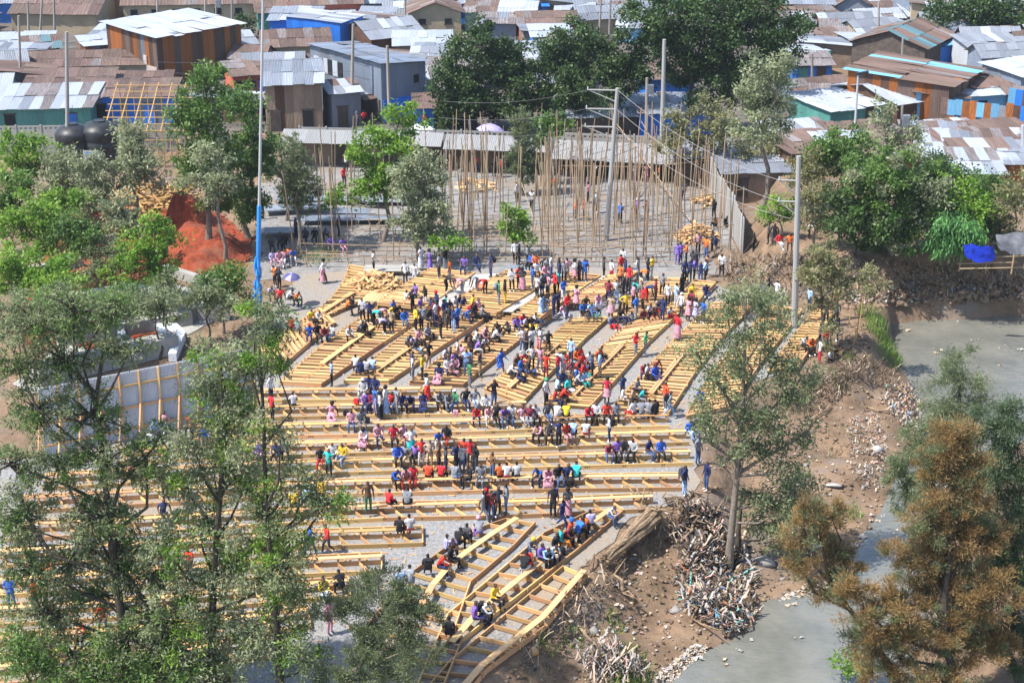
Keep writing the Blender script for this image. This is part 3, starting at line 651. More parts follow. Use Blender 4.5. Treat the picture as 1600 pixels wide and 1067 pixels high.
# pale boards laid along the aisles of the back tier
def boards(label, Lp, Rp, z, m, n=6, gap=.02, across=True, name='board_walk'):
    A = [G(u, v, z) for u, v in Lp]; B = [G(u, v, z) for u, v in Rp]; base = (A[0]+B[-1])/2; t = thing(name, label, 'boards', base, 'boards laid over the platforms')
    for i in range(n):
        f0, f1 = (i+gap)/n, (i+1-gap)/n
        V = [lerp_poly(A, f0), lerp_poly(B, f0), lerp_poly(B, f1), lerp_poly(A, f1)]; dz = random.uniform(0, .015)
        c = sum(V, Vector())/4
        top = [(p-c)+Vector((0,0,dz)) for p in V]; bot = [p-Vector((0,0,.035)) for p in top]
        me = mesh_np('board', top+bot, [[0,1,2,3],[7,6,5,4],[0,4,5,1],[1,5,6,2],[2,6,7,3],[3,7,4,0]], [m]); ob('board', me, t, c-base)
    return t
PL, WP = MATS['plywood'], MATS['wood_pale']
boards('pale plywood walkway between the first two raised platforms', [(668,478),(722,450),(748,432)], [(692,480),(752,449),(782,430)], .62, PL, 5)
boards('pale plywood walkway leading up to the crowd on the raised platforms', [(776,486),(830,455),(866,428)], [(800,488),(850,456),(890,428)], .62, PL, 6)
boards('pale plywood walkway right of the dark skirt', [(850,490),(900,456),(938,430)], [(884,470),(920,448),(950,432)], .62, PL, 5)
boards('wide pale plywood sheets laid beside the bending workers', [(655,470),(700,446),(720,430)], [(690,470),(745,452),(830,425)], .66, PL, 4)
boards('row of short bright boards laid below the heap of offcuts', [(563,470),(655,474)], [(575,458),(660,457)], .7, WP, 16, .06)
boards('grey blue sheet lying in front of the stick frames', [(762,432),(800,412)], [(790,436),(835,420)], .3, MATS['zinc_grey'], 2)
boards('long whitish board stack lying at the back edge of the platforms', [(568,424),(570,414)], [(648,424),(645,414)], .4, MATS['concrete'], 2)
boards('dark planks stacked in layers behind the bending workers', [(628,458),(640,434)], [(716,458),(712,434)], .35, MATS['mud_wall'], 7, .12)
# lower right ladder-like platforms
def ladder(label, Lp, Rp, seat_f=.86, seat=(0,1), sp=1.0, close=True):
    A = [G(u, v, 0) for u, v in Lp]; B = [G(u, v, 0) for u, v in Rp]; base = (A[0]+B[-1])/2; up = Vector((0,0,1))
    t = thing('ladder_platform', label, 'platform', base, 'open ladder-like timber platforms')
    chain('edge_beam', A, .06, .24, .13, W_, t, base); chain('edge_beam', B, .06, .26, .14, W_, t, base)
    L = (poly_len(A)+poly_len(B))/2; k = int(L/sp); S = []
    for i in range(k+1):
        f = min(.999, max(.001, i/k)); a, b = lerp_poly(A, f), lerp_poly(B, f)
        jt = lambda: Vector((random.gauss(0,.03), random.gauss(0,.06), random.gauss(0,.012)))
        between('joist', a+up*.15+jt(), b+up*.15+jt(), .06, .2, W_, t, base=base)
        m_ = a.lerp(b, seat_f); S.append(m_)
        if seat[0] <= f <= seat[1]:
            between('seat_post', m_+up*.2, m_+up*.46, .08, .22, W_, t, up=(0,1,0), base=base)
            d = (b-a).normalized(); between('seat_brace', m_+up*.42, m_+d*.3+up*.2, .06, .1, W_, t, base=base)
    q = [lerp_poly(S, seat[0]+(seat[1]-seat[0])*j/5) for j in range(6)]
    for a, b in zip(q[:-1], q[1:]): between('seat_plank', a+up*.49, b+up*.49, .3, .05, MATS['wood_pale'], t, base=base)
    FRAMES.append(([tuple(p[:2]) for p in A]+[tuple(p[:2]) for p in B[::-1]], .2, label))
ladder('open timber platform with bench running up to the standing group', [(560,1000),(632,908),(700,858),(755,828),(790,816)], [(672,1040),(706,1000),(735,915),(800,860),(836,822)], .5, (.25,.98))
ladder('open timber platform lined with sitters beside the gravel aisle', [(650,1080),(700,965),(795,885),(850,838),(930,800)], [(690,1085),(722,1005),(850,905),(905,862),(972,805)], .72, (.18,.98))
ladder('empty open timber platform nearest the dirt bank', [(655,1095),(702,1040),(808,950),(880,890)], [(722,1098),(760,1052),(850,985),(916,906)], .9, (.0,1))
# ------------------------------------------------------------------ pole yard
ST_ = MATS['stick']
PG = 'slender upright poles planted in the gravel yard'
npole = 0; nrow = -1
def pole_label(u, h, hm, row):
    size = 'short' if h < hm*.6 else 'middling' if h < hm*.88 else 'tall' if h < hm*1.02 else 'very tall'
    near = 'left of the spreading bright tree' if u < 560 else 'beside the spreading bright tree' if u < 640 else 'beside the silver leaved tree' if u < 700 else 'right of the silver leaved tree' if u < 770 else 'near the feathery conifer' if u < 850 else 'left of the leaning concrete pole' if u < 940 else 'right of the leaning concrete pole' if u < 1020 else 'near the yard corner huts'
    return f"{size} slender yard pole, {ORD[row]} row from the back, {near}"
COLS = [(488,3,.7),(508,3,.7),(528,5,.5),(548,6,.5),(565,4,.5),(610,4,.4),(632,6,.4),(655,5,.4),(702,12,.5),(722,14,.5),(740,14,.5),(760,12,.5),(784,7,.5),(806,6,.6),(846,14,.4),(858,16,.4),(872,14,.4),(900,14,.4),(914,14,.4),(930,13,.4),(962,9,.4),(982,14,.4),(996,14,.4),(1010,10,.4),(1030,13,.4),(1046,13,.4),(1064,10,.5),(1086,8,.6),(1104,8,.5),(1122,7,.5),(1140,5,.5)]
for u0, n, sg in COLS:      # the poles stand in files running back through the yard
    for i in range(n):
        v = 270+142*((i+random.random())/n); nrow = min(7, int((v-268)/18)); hm = 5.6+1.9*(v-268)/142
        x = G(u0, 350).x + random.gauss(0, sg*.55); q = Vector((x, G(800, v).y, 0)); u = toPx(q)[0]; h = hm*min(1.15, max(.35, random.gauss(.86,.2)))
        o = stick('upright_pole', q, q+Vector((random.gauss(0,.05), random.gauss(0,.04), 1))*h, random.uniform(.065,.11), ST_)
        tag(o, pole_label(u, h, hm, nrow), 'pole', PG); npole += 1
print('poles', npole)
# low stick frames on the gravel: rails on stub posts
for i, v in enumerate((346,354,362,370,378,386,394,402,410,417)):
    u0 = 560 + random.uniform(-20, 20) if i < 6 else 470+random.uniform(-10,10); u1 = 1080+random.uniform(-30,20)
    a, b = G(u0, v), G(u1, v); t = thing('stick_frame', f"low frame of thin poles on stub posts, {ORD[i]} row from the back of the yard", 'frame', a, 'low stick frames in the pole yard')
    n = int((b.x-a.x)/4.2)
    for j in range(n):
        p, q = a.lerp(b, j/n), a.lerp(b, (j+1.04)/n); hz = random.uniform(.38,.5)
        stick('rail', p+Vector((0,random.gauss(0,.12),hz)), q+Vector((0,random.gauss(0,.12),hz+random.gauss(0,.04))), .07, ST_, t, a)
        for m_ in range(3):
            s = p.lerp(q, (m_+random.random()*.5)/3)
            stick('stub_post', s, s+Vector((random.gauss(0,.07),0,hz+random.uniform(.03,.3))), .07, ST_, t, a)
        if random.random() < .55:
            s = p.lerp(q, random.random()); stick('cross_rail', s+Vector((0,0,hz)), s+Vector((random.uniform(-.6,.6), 1.5, hz)), .06, ST_, t, a)
        if random.random() < .3:
            s = p.lerp(q, random.random()); stick('prop', s, s+Vector((random.choice([-1,1])*random.uniform(.6,1.1), 0, random.uniform(.9,1.7))), .06, ST_, t, a)
# tied cross rails among the tall poles
for i, (u0, v0, u1, v1, z) in enumerate([(860,410,1060,412,1.3),(820,406,960,404,1.2),(470,398,640,404,.9),(480,418,560,420,1.1),(850,300,1000,303,2.3),(880,265,1040,268,2.2),(1040,390,1150,372,1.2),(690,262,770,268,2.0),(1040,300,1150,292,2.4),(1060,345,1160,330,1.8)]):
    a, b = G(u0, v0), G(u1, v1); n = max(1, int((b-a).length/4.5)); t = thing('tied_rail', f"horizontal pole rail tied across the upright poles, {ORD[i]} of ten", 'rail', a, 'tied rails in the pole yard')
    for j in range(n): stick('rail', a.lerp(b, j/n)+Vector((0,0,z)), a.lerp(b, (j+1.05)/n)+Vector((0,0,z+random.gauss(0,.08))), .08, ST_, t, a)
    for j in range(0, n+1, 2): stick('lashing_post', a.lerp(b, j/n), a.lerp(b, j/n)+Vector((0,.03,z+.3)), .08, ST_, t, a)
for i, (u0, v0, u1, v1, z1) in enumerate([(1120,398,960,250,3.5),(1000,262,1110,300,3.0),(835,345,810,300,1.6),(985,330,1010,280,1.2),(1060,290,1000,262,4.2)]):
    tag(stick('brace_pole', G(u0, v0), G(u1, v1)+Vector((0,0,z1)), .09, ST_), f"long slanting brace pole leaning across the yard, {ORD[i]} of five", 'pole', 'brace poles in the yard')
def heap(label, u, v, n, rad, h, L, m, name='offcut_heap', wd=(.1,.05)):
    """heap of loose timber: every piece a part"""
    p = G(u, v); t = thing(name, label, 'timber heap', p)
    for i in range(n):
        r = rad*math.sqrt(random.random()); a = random.random()*6.283; z = h*max(0, 1-r/rad)*random.uniform(.75,1)+.06
        e = Euler((random.gauss(0,.35), random.gauss(0,.3), random.random()*3.14)); l = L*random.uniform(.5, 1.3)
        ob('timber_piece', UBOX, t, (r*math.cos(a), r*math.sin(a)*1.1, z), e, (l, wd[0]*random.uniform(.7,1.3), wd[1]*random.uniform(.7,1.4)), m if random.random() < .7 else MATS['wood'])
heap('loose heap of orange timber offcuts on the left platforms', 585, 449, 170, 2.1, 1.3, .75, MATS['wood_pale'], wd=(.14,.07))
heap('heap of short cut wood beside the right edge of the yard', 1088, 372, 130, 1.7, 1.3, .8, MATS['wood_pale'], wd=(.14,.09))
heap('tumbled pile of long poles above the red soil', 228, 318, 120, 4.0, 1.6, 2.6, MATS['stick_yellow'], 'pole_pile', (.13,.12))
heap('flat spread of pale sawn timber far back in the yard', 745, 292, 22, 1.8, .4, 1.6, MATS['wood_pale'], wd=(.2,.06))
heap('low stack of boards beside the yard corner hut', 1105, 318, 22, 1.6, .4, 1.8, MATS['wood_pale'], wd=(.2,.06))
# grey sheets lying on low frames at the left of the yard
for i, (u0, v0, u1, v1, z) in enumerate([(412,338,512,332,.5),(516,340,580,342,.45),(412,372,470,371,.45),(470,352,640,350,.4),(430,318,640,322,.35)]):
    a, b = G(u0, v0), G(u1, v1); t = thing('sheet_table', f"long grey sheet laid on a low frame in the yard, {ORD[i]} of five", 'sheet', a, 'grey sheets on low frames')
    n = max(1, int((b-a).length/3))
    for j in range(n):
        p, q = a.lerp(b, j/n), a.lerp(b, (j+.98)/n); between('sheet', p+Vector((0,.5,z+.02)), q+Vector((0,.5,z+.02)), 1.5, .03, MATS['zinc_grey'], t, base=a)
        stick('leg', p+Vector((.1,-.1,0)), p+Vector((.1,-.1,z)), .07, ST_, t, a)
# ------------------------------------------------------------------ long lean-to and precast wall at the back of the yard
def lean_to(label, u0, v0, u1, v1, h=2.3, d=3.2, m='white', wallm='mud'):
    a, b = G(u0, v0), G(u1, v1); L = (b-a).length; ph = math.atan2(b.y-a.y, b.x-a.x)
    t = thing('lean_to', label, 'shed', a, 'long lean-to sheds along the street wall', ph)
    n = max(2, int(L/1.1)); w = L/n; sl = .36*d
    ay = Vector((0, d, sl)).normalized(); nr = Vector((1,0,0)).cross(ay)
    for i in range(n):
        M = Matrix((Vector((1,0,0)), ay, nr)).transposed()
        ob('roof_sheet', SHEET, t, Vector((w*(i+.5), d/2-.2, h+sl/2+.012*(i % 2))), M.to_euler(), (w*1.05, d+.5, .03), MATS['roof_band'])
    for i in range(0, n+1, 3): stick('post', (w*i, .25, 0), (w*i, .25, h), .1, MATS['dark_timber'], t)
    for i in range(n): ob('back_panel', UBOX, t, (w*(i+.5), d-.35, 1.25), None, (w*.99, .06, 2.5), MATS['mud_wall'] if i % 4 else MATS['dark_timber'])
    return t
lean_to('white roofed shed behind the bright green tree', 440, 261, 690, 268, 2.4, 1.7, 'pale')
lean_to('pale grey roofed shed between the two green trees', 694, 270, 858, 276, 2.3, 1.9, 'pale')
lean_to('long pale roofed shed behind the tall pole forest', 862, 277, 1258, 298, 1.8, 2.5, 'pale')
def precast(label, u0, v0, u1, v1, h=3.5, z=0):
    a, b = G(u0, v0, z), G(u1, v1, z); L = (b-a).length; ph = math.atan2(b.y-a.y, b.x-a.x); t = thing('concrete_wall', label, 'wall', a, 'precast concrete street wall', ph)
    n = max(1, int(L/2.2)); w = L/n
    for i in range(n):
        ob('concrete_panel', UBOX, t, (w*(i+.5), 0, h*.43), None, (w*.94, .06, h*.86), MATS['concrete'])
        ob('top_panel', UBOX, t, (w*(i+.5), 0, h*.955), None, (w*.94, .06, h*.06), MATS['concrete'])
        for j in range(5): ob('baluster', UBOX, t, (w*(i+.12+.19*j), 0, h*.895), None, (.2, .055, h*.07), MATS['concrete'])
    for i in range(n+1): ob('concrete_post', UBOX, t, (w*i, 0, h*.51), None, (.16, .16, h*1.02), MATS['concrete'])
precast('precast concrete wall with pierced top along the street', 470, 250, 806, 258, 3.1)
precast('precast concrete wall section behind the pole forest', 862, 262, 1250, 280, 3.3)
precast('precast concrete wall left of the water tanks', -10, 240, 300, 236, 2.6)
# right end fence of white sheets, hut corner
a, b = G(1108,302), G(1160,398); t = thing('sheet_fence', 'pale upright sheet fence closing the right side of the yard', 'fence', a)
n = 12
for i in range(n):
    p = a.lerp(b, (i+.5)/n); d = b-a; h = 3.3-random.random()*.5
    o = between('fence_sheet', p-d*(.5/n)+Vector((0,0,h/2)), p+d*(.5/n)+Vector((0,0,h/2)), .05, h, MATS[random.choice(['concrete','concrete','sheet_white'])], t, base=a)
for i in range(5): stick('fence_pole', a.lerp(b, i/4)+Vector((-.15,0,0)), a.lerp(b, i/4)+Vector((-.15,0,4.2)), .1, ST_, t, a)
# patchwork sheet fence at the right
for fi, (lab, pts, hh) in enumerate([('tall patchwork fence of rusty and blue sheets at the right edge', [(1466,204),(1530,212),(1612,222)], 3.1), ('rusty sheet fence piece climbing the right edge', [(1570,196),(1625,202)], 3.4)]):
    P = [G(u, v, 2.0 if fi == 0 else 2.3) for u, v in pts]; t = thing('sheet_fence', lab, 'fence', P[0])
    L = poly_len(P); n = int(L/.62)
    for i in range(n):
        for lv in (0, 1):
            p, q = lerp_poly(P, i/n), lerp_poly(P, (i+1.03)/n); h = hh/2*random.uniform(.85,1.15); z = hh*(.25+.5*lv)+random.uniform(-.1,.1)
            between('fence_sheet', p+Vector((0,-.03*lv-.01*(i%2),z)), q+Vector((0,-.03*lv-.01*(i%2),z)), .03, h, pick(WALLS['rustpatch']), t, base=P[0])
# ------------------------------------------------------------------ left construction: white formwork fence, slabs, red soil, tanks
a, b = G(70,712), G(402,642); t = thing('formwork_fence', 'tall white corrugated hoarding braced with timber behind the left trees', 'fence', a)
n = 22; hF = 4.0
for i in range(n):
    p, q = a.lerp(b, i/n), a.lerp(b, (i+1.03)/n); d = (q-p); 
    M = Matrix((d.normalized(), Vector((0,0,1)), d.normalized().cross(Vector((0,0,1))))).transposed()
    ob('hoarding_sheet', SHEET, t, (p+q)/2+Vector((0,0,hF/2))-a, M.to_euler(), (d.length*1.02, hF, .05), MATS['hoarding'])
for i in range(0, n+1, 2):
    p = a.lerp(b, i/n)+Vector((0,-.15,0)); between('upright', p, p+Vector((0,0,hF)), .1, .08, W_, t, up=(0,1,0), base=a)
    between('brace', p+Vector((0,-1.3,.05)), p+Vector((0,0,hF*.6)), .08, .06, W_, t, base=a)
for z in (.6, 1.9, 3.2): between('waling', a+Vector((0,-.12,z)), b+Vector((0,-.12,z)), .06, .12, W_, t, base=a)
for i, (u0, v0, u1, v1, h, w) in enumerate([(258,428,345,456,.7,.5),(60,600,275,548,1.2,1.2),(90,540,300,505,.9,.8),(210,500,360,498,1.0,.7),(110,388,180,375,.5,.6),(20,440,130,415,.8,.5)]):
    a, b = G(u0, v0), G(u1, v1); t = thing('concrete_kerb', ['low white concrete kerb below the red soil','broad concrete beam on top of the white hoarding','concrete channel wall among the left trees','concrete wall beside the workers in white','short concrete edge among the saplings','low concrete wall at the left edge'][i], 'wall', a, 'concrete works at the left')
    n = max(2, int((b-a).length/2))
    for j in range(n): between('concrete_block', a.lerp(b, j/n)+Vector((0,0,h/2)), a.lerp(b, (j+.985)/n)+Vector((0,0,h/2)), w, h, MATS['concrete'], t, base=a)
s_ = sheet_poly('concrete_slab', [(262,440),(330,462),(340,500),(300,520),(60,620),(20,600),(120,520),(230,470)], .02, MATS['concrete'], .1); s_['kind'] = 'structure'; s_['label'] = 'pale concrete slab among the left trees'
s_ = sheet_poly('red_earth', [(120,330),(250,312),(345,335),(392,380),(370,440),(340,452),(262,428),(180,450),(60,560),(20,520),(60,420)], .014, MATS['red_soil'], .4); s_['kind'] = 'structure'; s_['label'] = 'red laterite earth of the building site'
for i, (pts, lab) in enumerate([([(95,535),(130,500),(185,488),(250,500),(285,530),(270,565)], 'curved white kerb round a patch of red earth behind the left trees'), ([(190,520),(215,508),(245,512),(258,530),(240,548),(210,548),(190,535),(190,520)], 'small ring kerb filled with red earth behind the left trees'), ([(120,470),(200,455),(290,470),(335,500)], 'outer curved kerb of the left concrete works')]):
    P = [G(u, v) for u, v in pts]; t = thing('curved_kerb', lab, 'kerb', P[0], 'curved kerbs of the left works'); n = int(poly_len(P)/.9)
    for j in range(n): between('kerb_block', lerp_poly(P, j/n)+Vector((0,0,.28)), lerp_poly(P, (j+1)/n)+Vector((0,0,.28)), .5, .55, MATS['hoarding'], t, base=P[0])
for pts in ([(110,535),(135,508),(185,498),(185,530),(150,550)], [(195,520),(215,512),(240,516),(252,530),(238,544),(212,544)], [(262,505),(285,525),(275,552),(262,530)]):
    s_ = sheet_poly('red_bed', pts, .03, MATS['red_soil'], .1); s_['kind'] = 'structure'; s_['label'] = 'red earth bed between the kerbs'
mound('soil_mound', 'steep pointed heap of bright red soil', [(250,352),(262,330),(300,322),(338,335),(345,360),(300,368)], [(287,350,2.6,4.2)], MATS['red_soil'])
mound('soil_mound', 'broad lower bank of red soil under the trees', [(262,420),(258,385),(275,362),(340,355),(385,380),(372,418),(335,445),(300,438)], [(300,385,1.6,4.5),(340,395,1.3,4.0),(310,415,1.0,4.0)], MATS['red_soil'])
mound('soil_mound', 'low patch of red soil between the saplings', [(150,425),(160,395),(200,385),(215,415),(185,440)], [(180,415,.8,3.2)], MATS['red_soil'])
def tank(label, u, v, r, h, z=0):
    p = G(u, v, z); t = thing('water_tank', label, 'tank', p, 'black plastic water tanks'); V, F = [], []
    prof = [(.96,0),(1,.04),(1,.12),(.97,.14),(.97,.2),(1,.22),(1,.34),(.97,.36),(.97,.42),(1,.44),(1,.56),(.97,.58),(.97,.64),(1,.66),(1,.8),(.96,.84),(.7,.94),(.3,.985)]
    n = 24; 
    for rr, z_ in prof:
        for k in range(n): V.append((r*rr*math.cos(6.2832*k/n), r*rr*math.sin(6.2832*k/n), h*z_))
    for i in range(len(prof)-1):
        for k in range(n): F.append([i*n+k, i*n+(k+1)%n, (i+1)*n+(k+1)%n, (i+1)*n+k])
    ob('tank_body', mesh_np('tank_body', V, F, [MATS['tank_black']], smooth=True), t)
    ob('tank_lid', UROD, t, (0,0,h*.97), None, (r*.66, r*.66, .16), MATS['tank_black'])
    return t
t = tank('large black ribbed water tank carrying a white notice', 162, 262, 1.75, 4.3)
ob('notice', UBOX, t, (-.45, -1.85, 1.5), None, (1.5, .04, 1.1), MATS['sheet_white'])
for k in range(4): ob('notice_line', UBOX, t, (-.45, -1.88, 1.85-.22*k), None, (1.2-.1*k, .01, .07), MATS['blue_paint'])
tank('black ribbed water tank half behind the pale pole', 120, 264, 1.6, 4.1)
# yellow pole roof frame
p0 = G(170,268); t = thing('pole_roof_frame', 'open roof frame of yellow poles beside the water tanks', 'frame', p0)
YM = MATS['stick_yellow']
A_ = [G(170+i*22, 262, 0) for i in range(6)]
for i, p in enumerate(A_):
    for dy in (0, 3.2, 6.4): stick('post', p+Vector((0,dy,0)), p+Vector((0,dy,3.6+dy*.35)), .12, YM, t, p0)
    stick('rafter', p+Vector((0,-.6,3.4)), p+Vector((-.3,7.2,6.1)), .13, YM, t, p0)
for k in range(8):
    y = -.4+k*1.0; stick('purlin', A_[0]+Vector((-.5,y,3.6+y*.36)), A_[-1]+Vector((.7,y,3.6+y*.36)), .1, YM, t, p0)
for k in range(4): stick('beam', A_[0]+Vector((-.3,0,.9+.8*k)), A_[-1]+Vector((.3,0,.9+.8*k)), .1, YM, t, p0)
for k in range(3): stick('brace', A_[5]+Vector((k*.9,-.2,3.5)), A_[5]+Vector((1.2+k,-2.2,0)), .12, YM, t, p0)
stick('rail', G(140,268)+Vector((0,0,.6)), G(215,262)+Vector((0,0,.9)), .2, YM, t, p0)
# ------------------------------------------------------------------ poles, wires, umbrellas, tarps
UTIL = {}
def upole(key, label, ub, vb, ut, vt, r, m='pole_grey', z=None, arms=(), box=False, name='utility_pole'):
    p = GH(ub, vb) if z is None else G(ub, vb, z); top = atY(ut, vt, p.y)
    t = thing(name, label, 'pole', p, None)
    me = cyl_mesh('pole_shaft', 10, .5, .34)
    stick('shaft', p, top, r*2, MATS[m], t, p, me)
    pts = []
    for f, L in arms:
        q = p.lerp(top, f); e = q+Vector((-L, 0, .05)); stick('cross_arm', q, e, .14, MATS['concrete'], t, p); stick('arm_strut', q-Vector((0,0,.9)), e, .1, MATS['concrete'], t, p); pts.append(e)
        stick('insulator', e, e+Vector((0,0,.25)), .12, MATS['sheet_white'], t, p)
    if box:
        q = p.lerp(top, .82); ob('transformer', UBOX, t, q-p+Vector((.3,-.2,0)), None, (.6,.5,.9), MATS['zinc_grey'])
    UTIL[key] = (p, top, pts)
    return t
t = upole('mast', 'very tall thin mast with blue wrapped foot beside the slanted platforms', 402, 492, 411, -6, .11, 'steel', name='mast')
p, top, _ = UTIL['mast']
stick('blue_sleeve', p, p.lerp(top, .36), .3, MATS['blue_paint'], t, p, UROD)
mb = MB()
for k in range(26):
    f = .01+.16*random.random(); q = (top-p)*f; a = random.random()*6.28
    V, F = tube_np([q+Vector((.14*math.cos(a), .14*math.sin(a), .5)), q+Vector((.2*math.cos(a), .2*math.sin(a), 0)), q+Vector((.16*math.cos(a+.3), .16*math.sin(a+.3), -.5))], [.06,.13,.08], 5); mb.add(V, F)
ob('blue_wrapping', mb.build('blue_wrapping', [MATS['blue_paint']]), t)
upole('p105', 'pale round pole in front of the water tanks', 106, 266, 104, 50, .2, 'pole_grey')
upole('p950', 'leaning concrete pole with three side arms in the pole yard', 947, 376, 965, 138, .22, 'pole_grey', arms=[(.985,2.2),(.865,2.2),(.75,2.2)])
upole('p1243', 'concrete pole beside the river bank with bracing wire', 1241, 512, 1248, 244, .22, 'pole_grey', arms=[(.86,1.2),(.74,1.2)])
upole('p1037', 'tall plain pole behind the concrete wall under the big trees', 1034, 232, 1038, 62, .24, 'pole_grey')
upole('p1010', 'darker pole with transformer box beneath the big trees', 1010, 218, 1011, 122, .2, 'pole_wood', box=True)
upole('p550', 'grey pole standing before the grey two storey building', 549, 190, 552, 38, .2, 'pole_wood')
upole('p605', 'wooden pole at the corner of the grey two storey building', 609, 196, 605, 72, .2, 'pole_wood')
for k, (lab, ub, vb, ut, vt) in enumerate([('dark pole left of the tall rust box',33,150,29,25),('pole at the top edge by the dark brown roof',46,75,43,2),('pole nearest the green house at the top',62,70,66,-8),('pole between the roofs at the top left',86,78,84,-8),('pole in front of the long brick building',246,60,246,-8),('pole right of the middle windows of the brick building',320,62,321,-8),('pole at the end of the brick building',363,68,362,-8),('thin pole above the cream gabled house',633,70,633,-6),('dark pole among the right hand roofs',1372,96,1373,4),('leaning pole in front of the teal roof',1408,126,1411,60),('post near the pale tree on the right',1269,160,1269,84),('short post at the roof of the pale tin shack',1554,110,1555,76),('pole rising between the netted houses',936,60,939,0),('pole by the dark netted house',952,62,954,0)]):
    upole('s%d' % k, lab, ub, vb, ut, vt, .17, 'pole_wood')
upole('tx', 'pole with transformer at the brick building', 337, 66, 338, -8, .17, 'pole_wood', box=True)
t = upole('lamp', 'slim street lamp standing among the white roofed shacks', 1333, 246, 1341, 116, .12, 'steel', z=2.3, name='street_lamp')
p, top, _ = UTIL['lamp']; ob('lamp_head', UBOX, t, top-p+Vector((.35,0,.1)), (0,-.2,0), (1.0,.35,.16), MATS['tank_black'])
upole('flood', 'pole with floodlight box rising through the riverside roofs', 1404, 286, 1410, 166, .15, 'pole_wood', z=2.3, box=True)
upole('edge', 'white pole at the right edge among the tin roofs', 1599, 262, 1598, 196, .2, 'steel', z=2.3)
def wire(label, a, b, sag, r=.02, m='wire', grp='overhead wires', name='overhead_wire'):
    a, b = Vector(a), Vector(b); n = 14; P = [a.lerp(b, i/n)-Vector((0,0,sag*4*(i/n)*(1-i/n))) for i in range(n+1)]
    c = (a+b)/2; V, F = tube_np([q-c for q in P], [r]*(n+1), 3)
    tag(ob(name, mesh_np(name, V, F, [MATS[m]]), None, c), label, 'wire', grp)
P9 = UTIL['p950'][2]; P12 = UTIL['p1243'][2]; PT9 = UTIL['p950'][1]; P550 = UTIL['p550'][1]; MT = UTIL['mast'][1]
for k, e in enumerate(P9): wire(f"power wire running left from the {ORD[k]} arm of the leaning pole", e, atY(690, 158+k*26, e.y+10), .5, .013, 'wire_pale')
for k, e in enumerate(P9[:2]): wire(f"power wire from the {ORD[k]} arm of the leaning pole to the river bank pole", e+Vector((2.2,0,0)), P12[k], .8, .014, 'wire_pale')
wire('third power wire from the leaning pole sloping to the river bank pole', P9[2]+Vector((2.2,0,0)), UTIL['p1243'][1]-Vector((0,0,4.2)), 1.0, .014, 'wire_pale')
wire('steel guy wire bracing the river bank pole', UTIL['p1243'][1]-Vector((0,0,1.5)), G(1160,398,.2), 0.0, .02, 'wire_pale', None, 'guy_wire')
for k in range(3): wire(f"thin wire across the grey building front, {ORD[k]} from the top", atY(160, 92+k*13, 160), P550-Vector((0,0,3+k*1.6)), .6, .02)
for k in range(3): wire(f"thin wire leaving the grey pole towards the dark trees, {ORD[k]} from the top", P550-Vector((0,0,2.5+k*1.3)), atY(800, 110+k*18, 170), .8, .02)
def umbrella(label, u, v, r, cols, tilt=(0,0), h=2.0, z=0.0):
    p = atY(u, v, G(u, v+h*18, z).y); p = Vector((p.x, p.y, z)); t = thing('umbrella', label, 'umbrella', p, 'open umbrellas')
    V, F, M = [(0,0,r*.42)], [], []; n = 8
    for ring, (f, zz) in enumerate([(.35,.36),(.7,.22),(1,0)]):
        for k in range(n*2):
            a = 6.2832*k/(n*2); s = 1 if k % 2 == 0 else (1-.06*f); V.append((r*f*s*math.cos(a), r*f*s*math.sin(a), r*(zz+(0 if k % 2 == 0 else .015))))
    m = n*2
    for k in range(m): F.append([0, 1+k, 1+(k+1)%m]); M.append((k//2) % len(cols))
    for ring in range(2):
        for k in range(m): F.append([1+ring*m+k, 1+(ring+1)*m+k, 1+(ring+1)*m+(k+1)%m, 1+ring*m+(k+1)%m]); M.append((k//2) % len(cols))
    ob('canopy', mesh_np('canopy', V, F, [MATS[c] for c in cols], M), t, (0,0,h), (tilt[0], tilt[1], 0)); stick('shaft', (0,0,h*.35), (0,0,h+r*.4), .03, MATS['wire'], t)
mat('umb_navy', (.06,.06,.16), (.09,.09,.21), .6, 2); mat('umb_violet', (.28,.24,.50), (.34,.30,.58), .6, 2); mat('umb_white', (.66,.66,.68), (.74,.74,.74), .6, 2)
umbrella('dark violet umbrella shading two sitters near the mast', 456, 440, .6, ['umb_navy','umb_navy','umb_violet'], (.15,.1), 1.9, 0.2)
umbrella('lilac market umbrella behind the concrete wall', 766, 200, 1.3, ['umb_violet'], (0,.1), 2.2)
umbrella('white market umbrella behind the concrete wall', 657, 201, 1.4, ['umb_white'], (0,0), 2.1)
def tarp(label, px, z, m, sag=.3, name='tarpaulin'):
    c = [G(u, v, zz) for (u, v), zz in zip(px, z)]; n = 14; V, F = [], []
    for i in range(n+1):
        for j in range(n+1):
            s, q = i/n, j/n; p = c[0].lerp(c[1], s).lerp(c[3].lerp(c[2], s), q)
            V.append(p-Vector((0,0,sag*4*s*(1-s)*q + random.uniform(0,.16))))
    for i in range(n):
        for j in range(n): a = i*(n+1)+j; F.append([a, a+n+1, a+n+2, a+1])
    b = Vector((c[0].x, c[0].y, c[0].z)); tag(ob(name, mesh_np(name, [v-b for v in V], F, [m], smooth=True), None, b), label, 'tarpaulin')
tarp('bright blue tarpaulin hanging over the riverside shelter', [(1505,380),(1552,383),(1556,402),(1508,398)], [5.0,5.0,4.1,4.2], MATS['tarp_blue'], .4)
tarp('dark grey tarpaulin roof beside the blue one', [(1556,366),(1625,358),(1630,384),(1560,386)], [5.0,5.2,4.6,4.6], MATS['tarp_grey'], .5)
p0 = G(1500,425,2.0); t = thing('riverside_shelter', 'rough pole shelter under the tarpaulins on the far bank', 'shelter', p0)
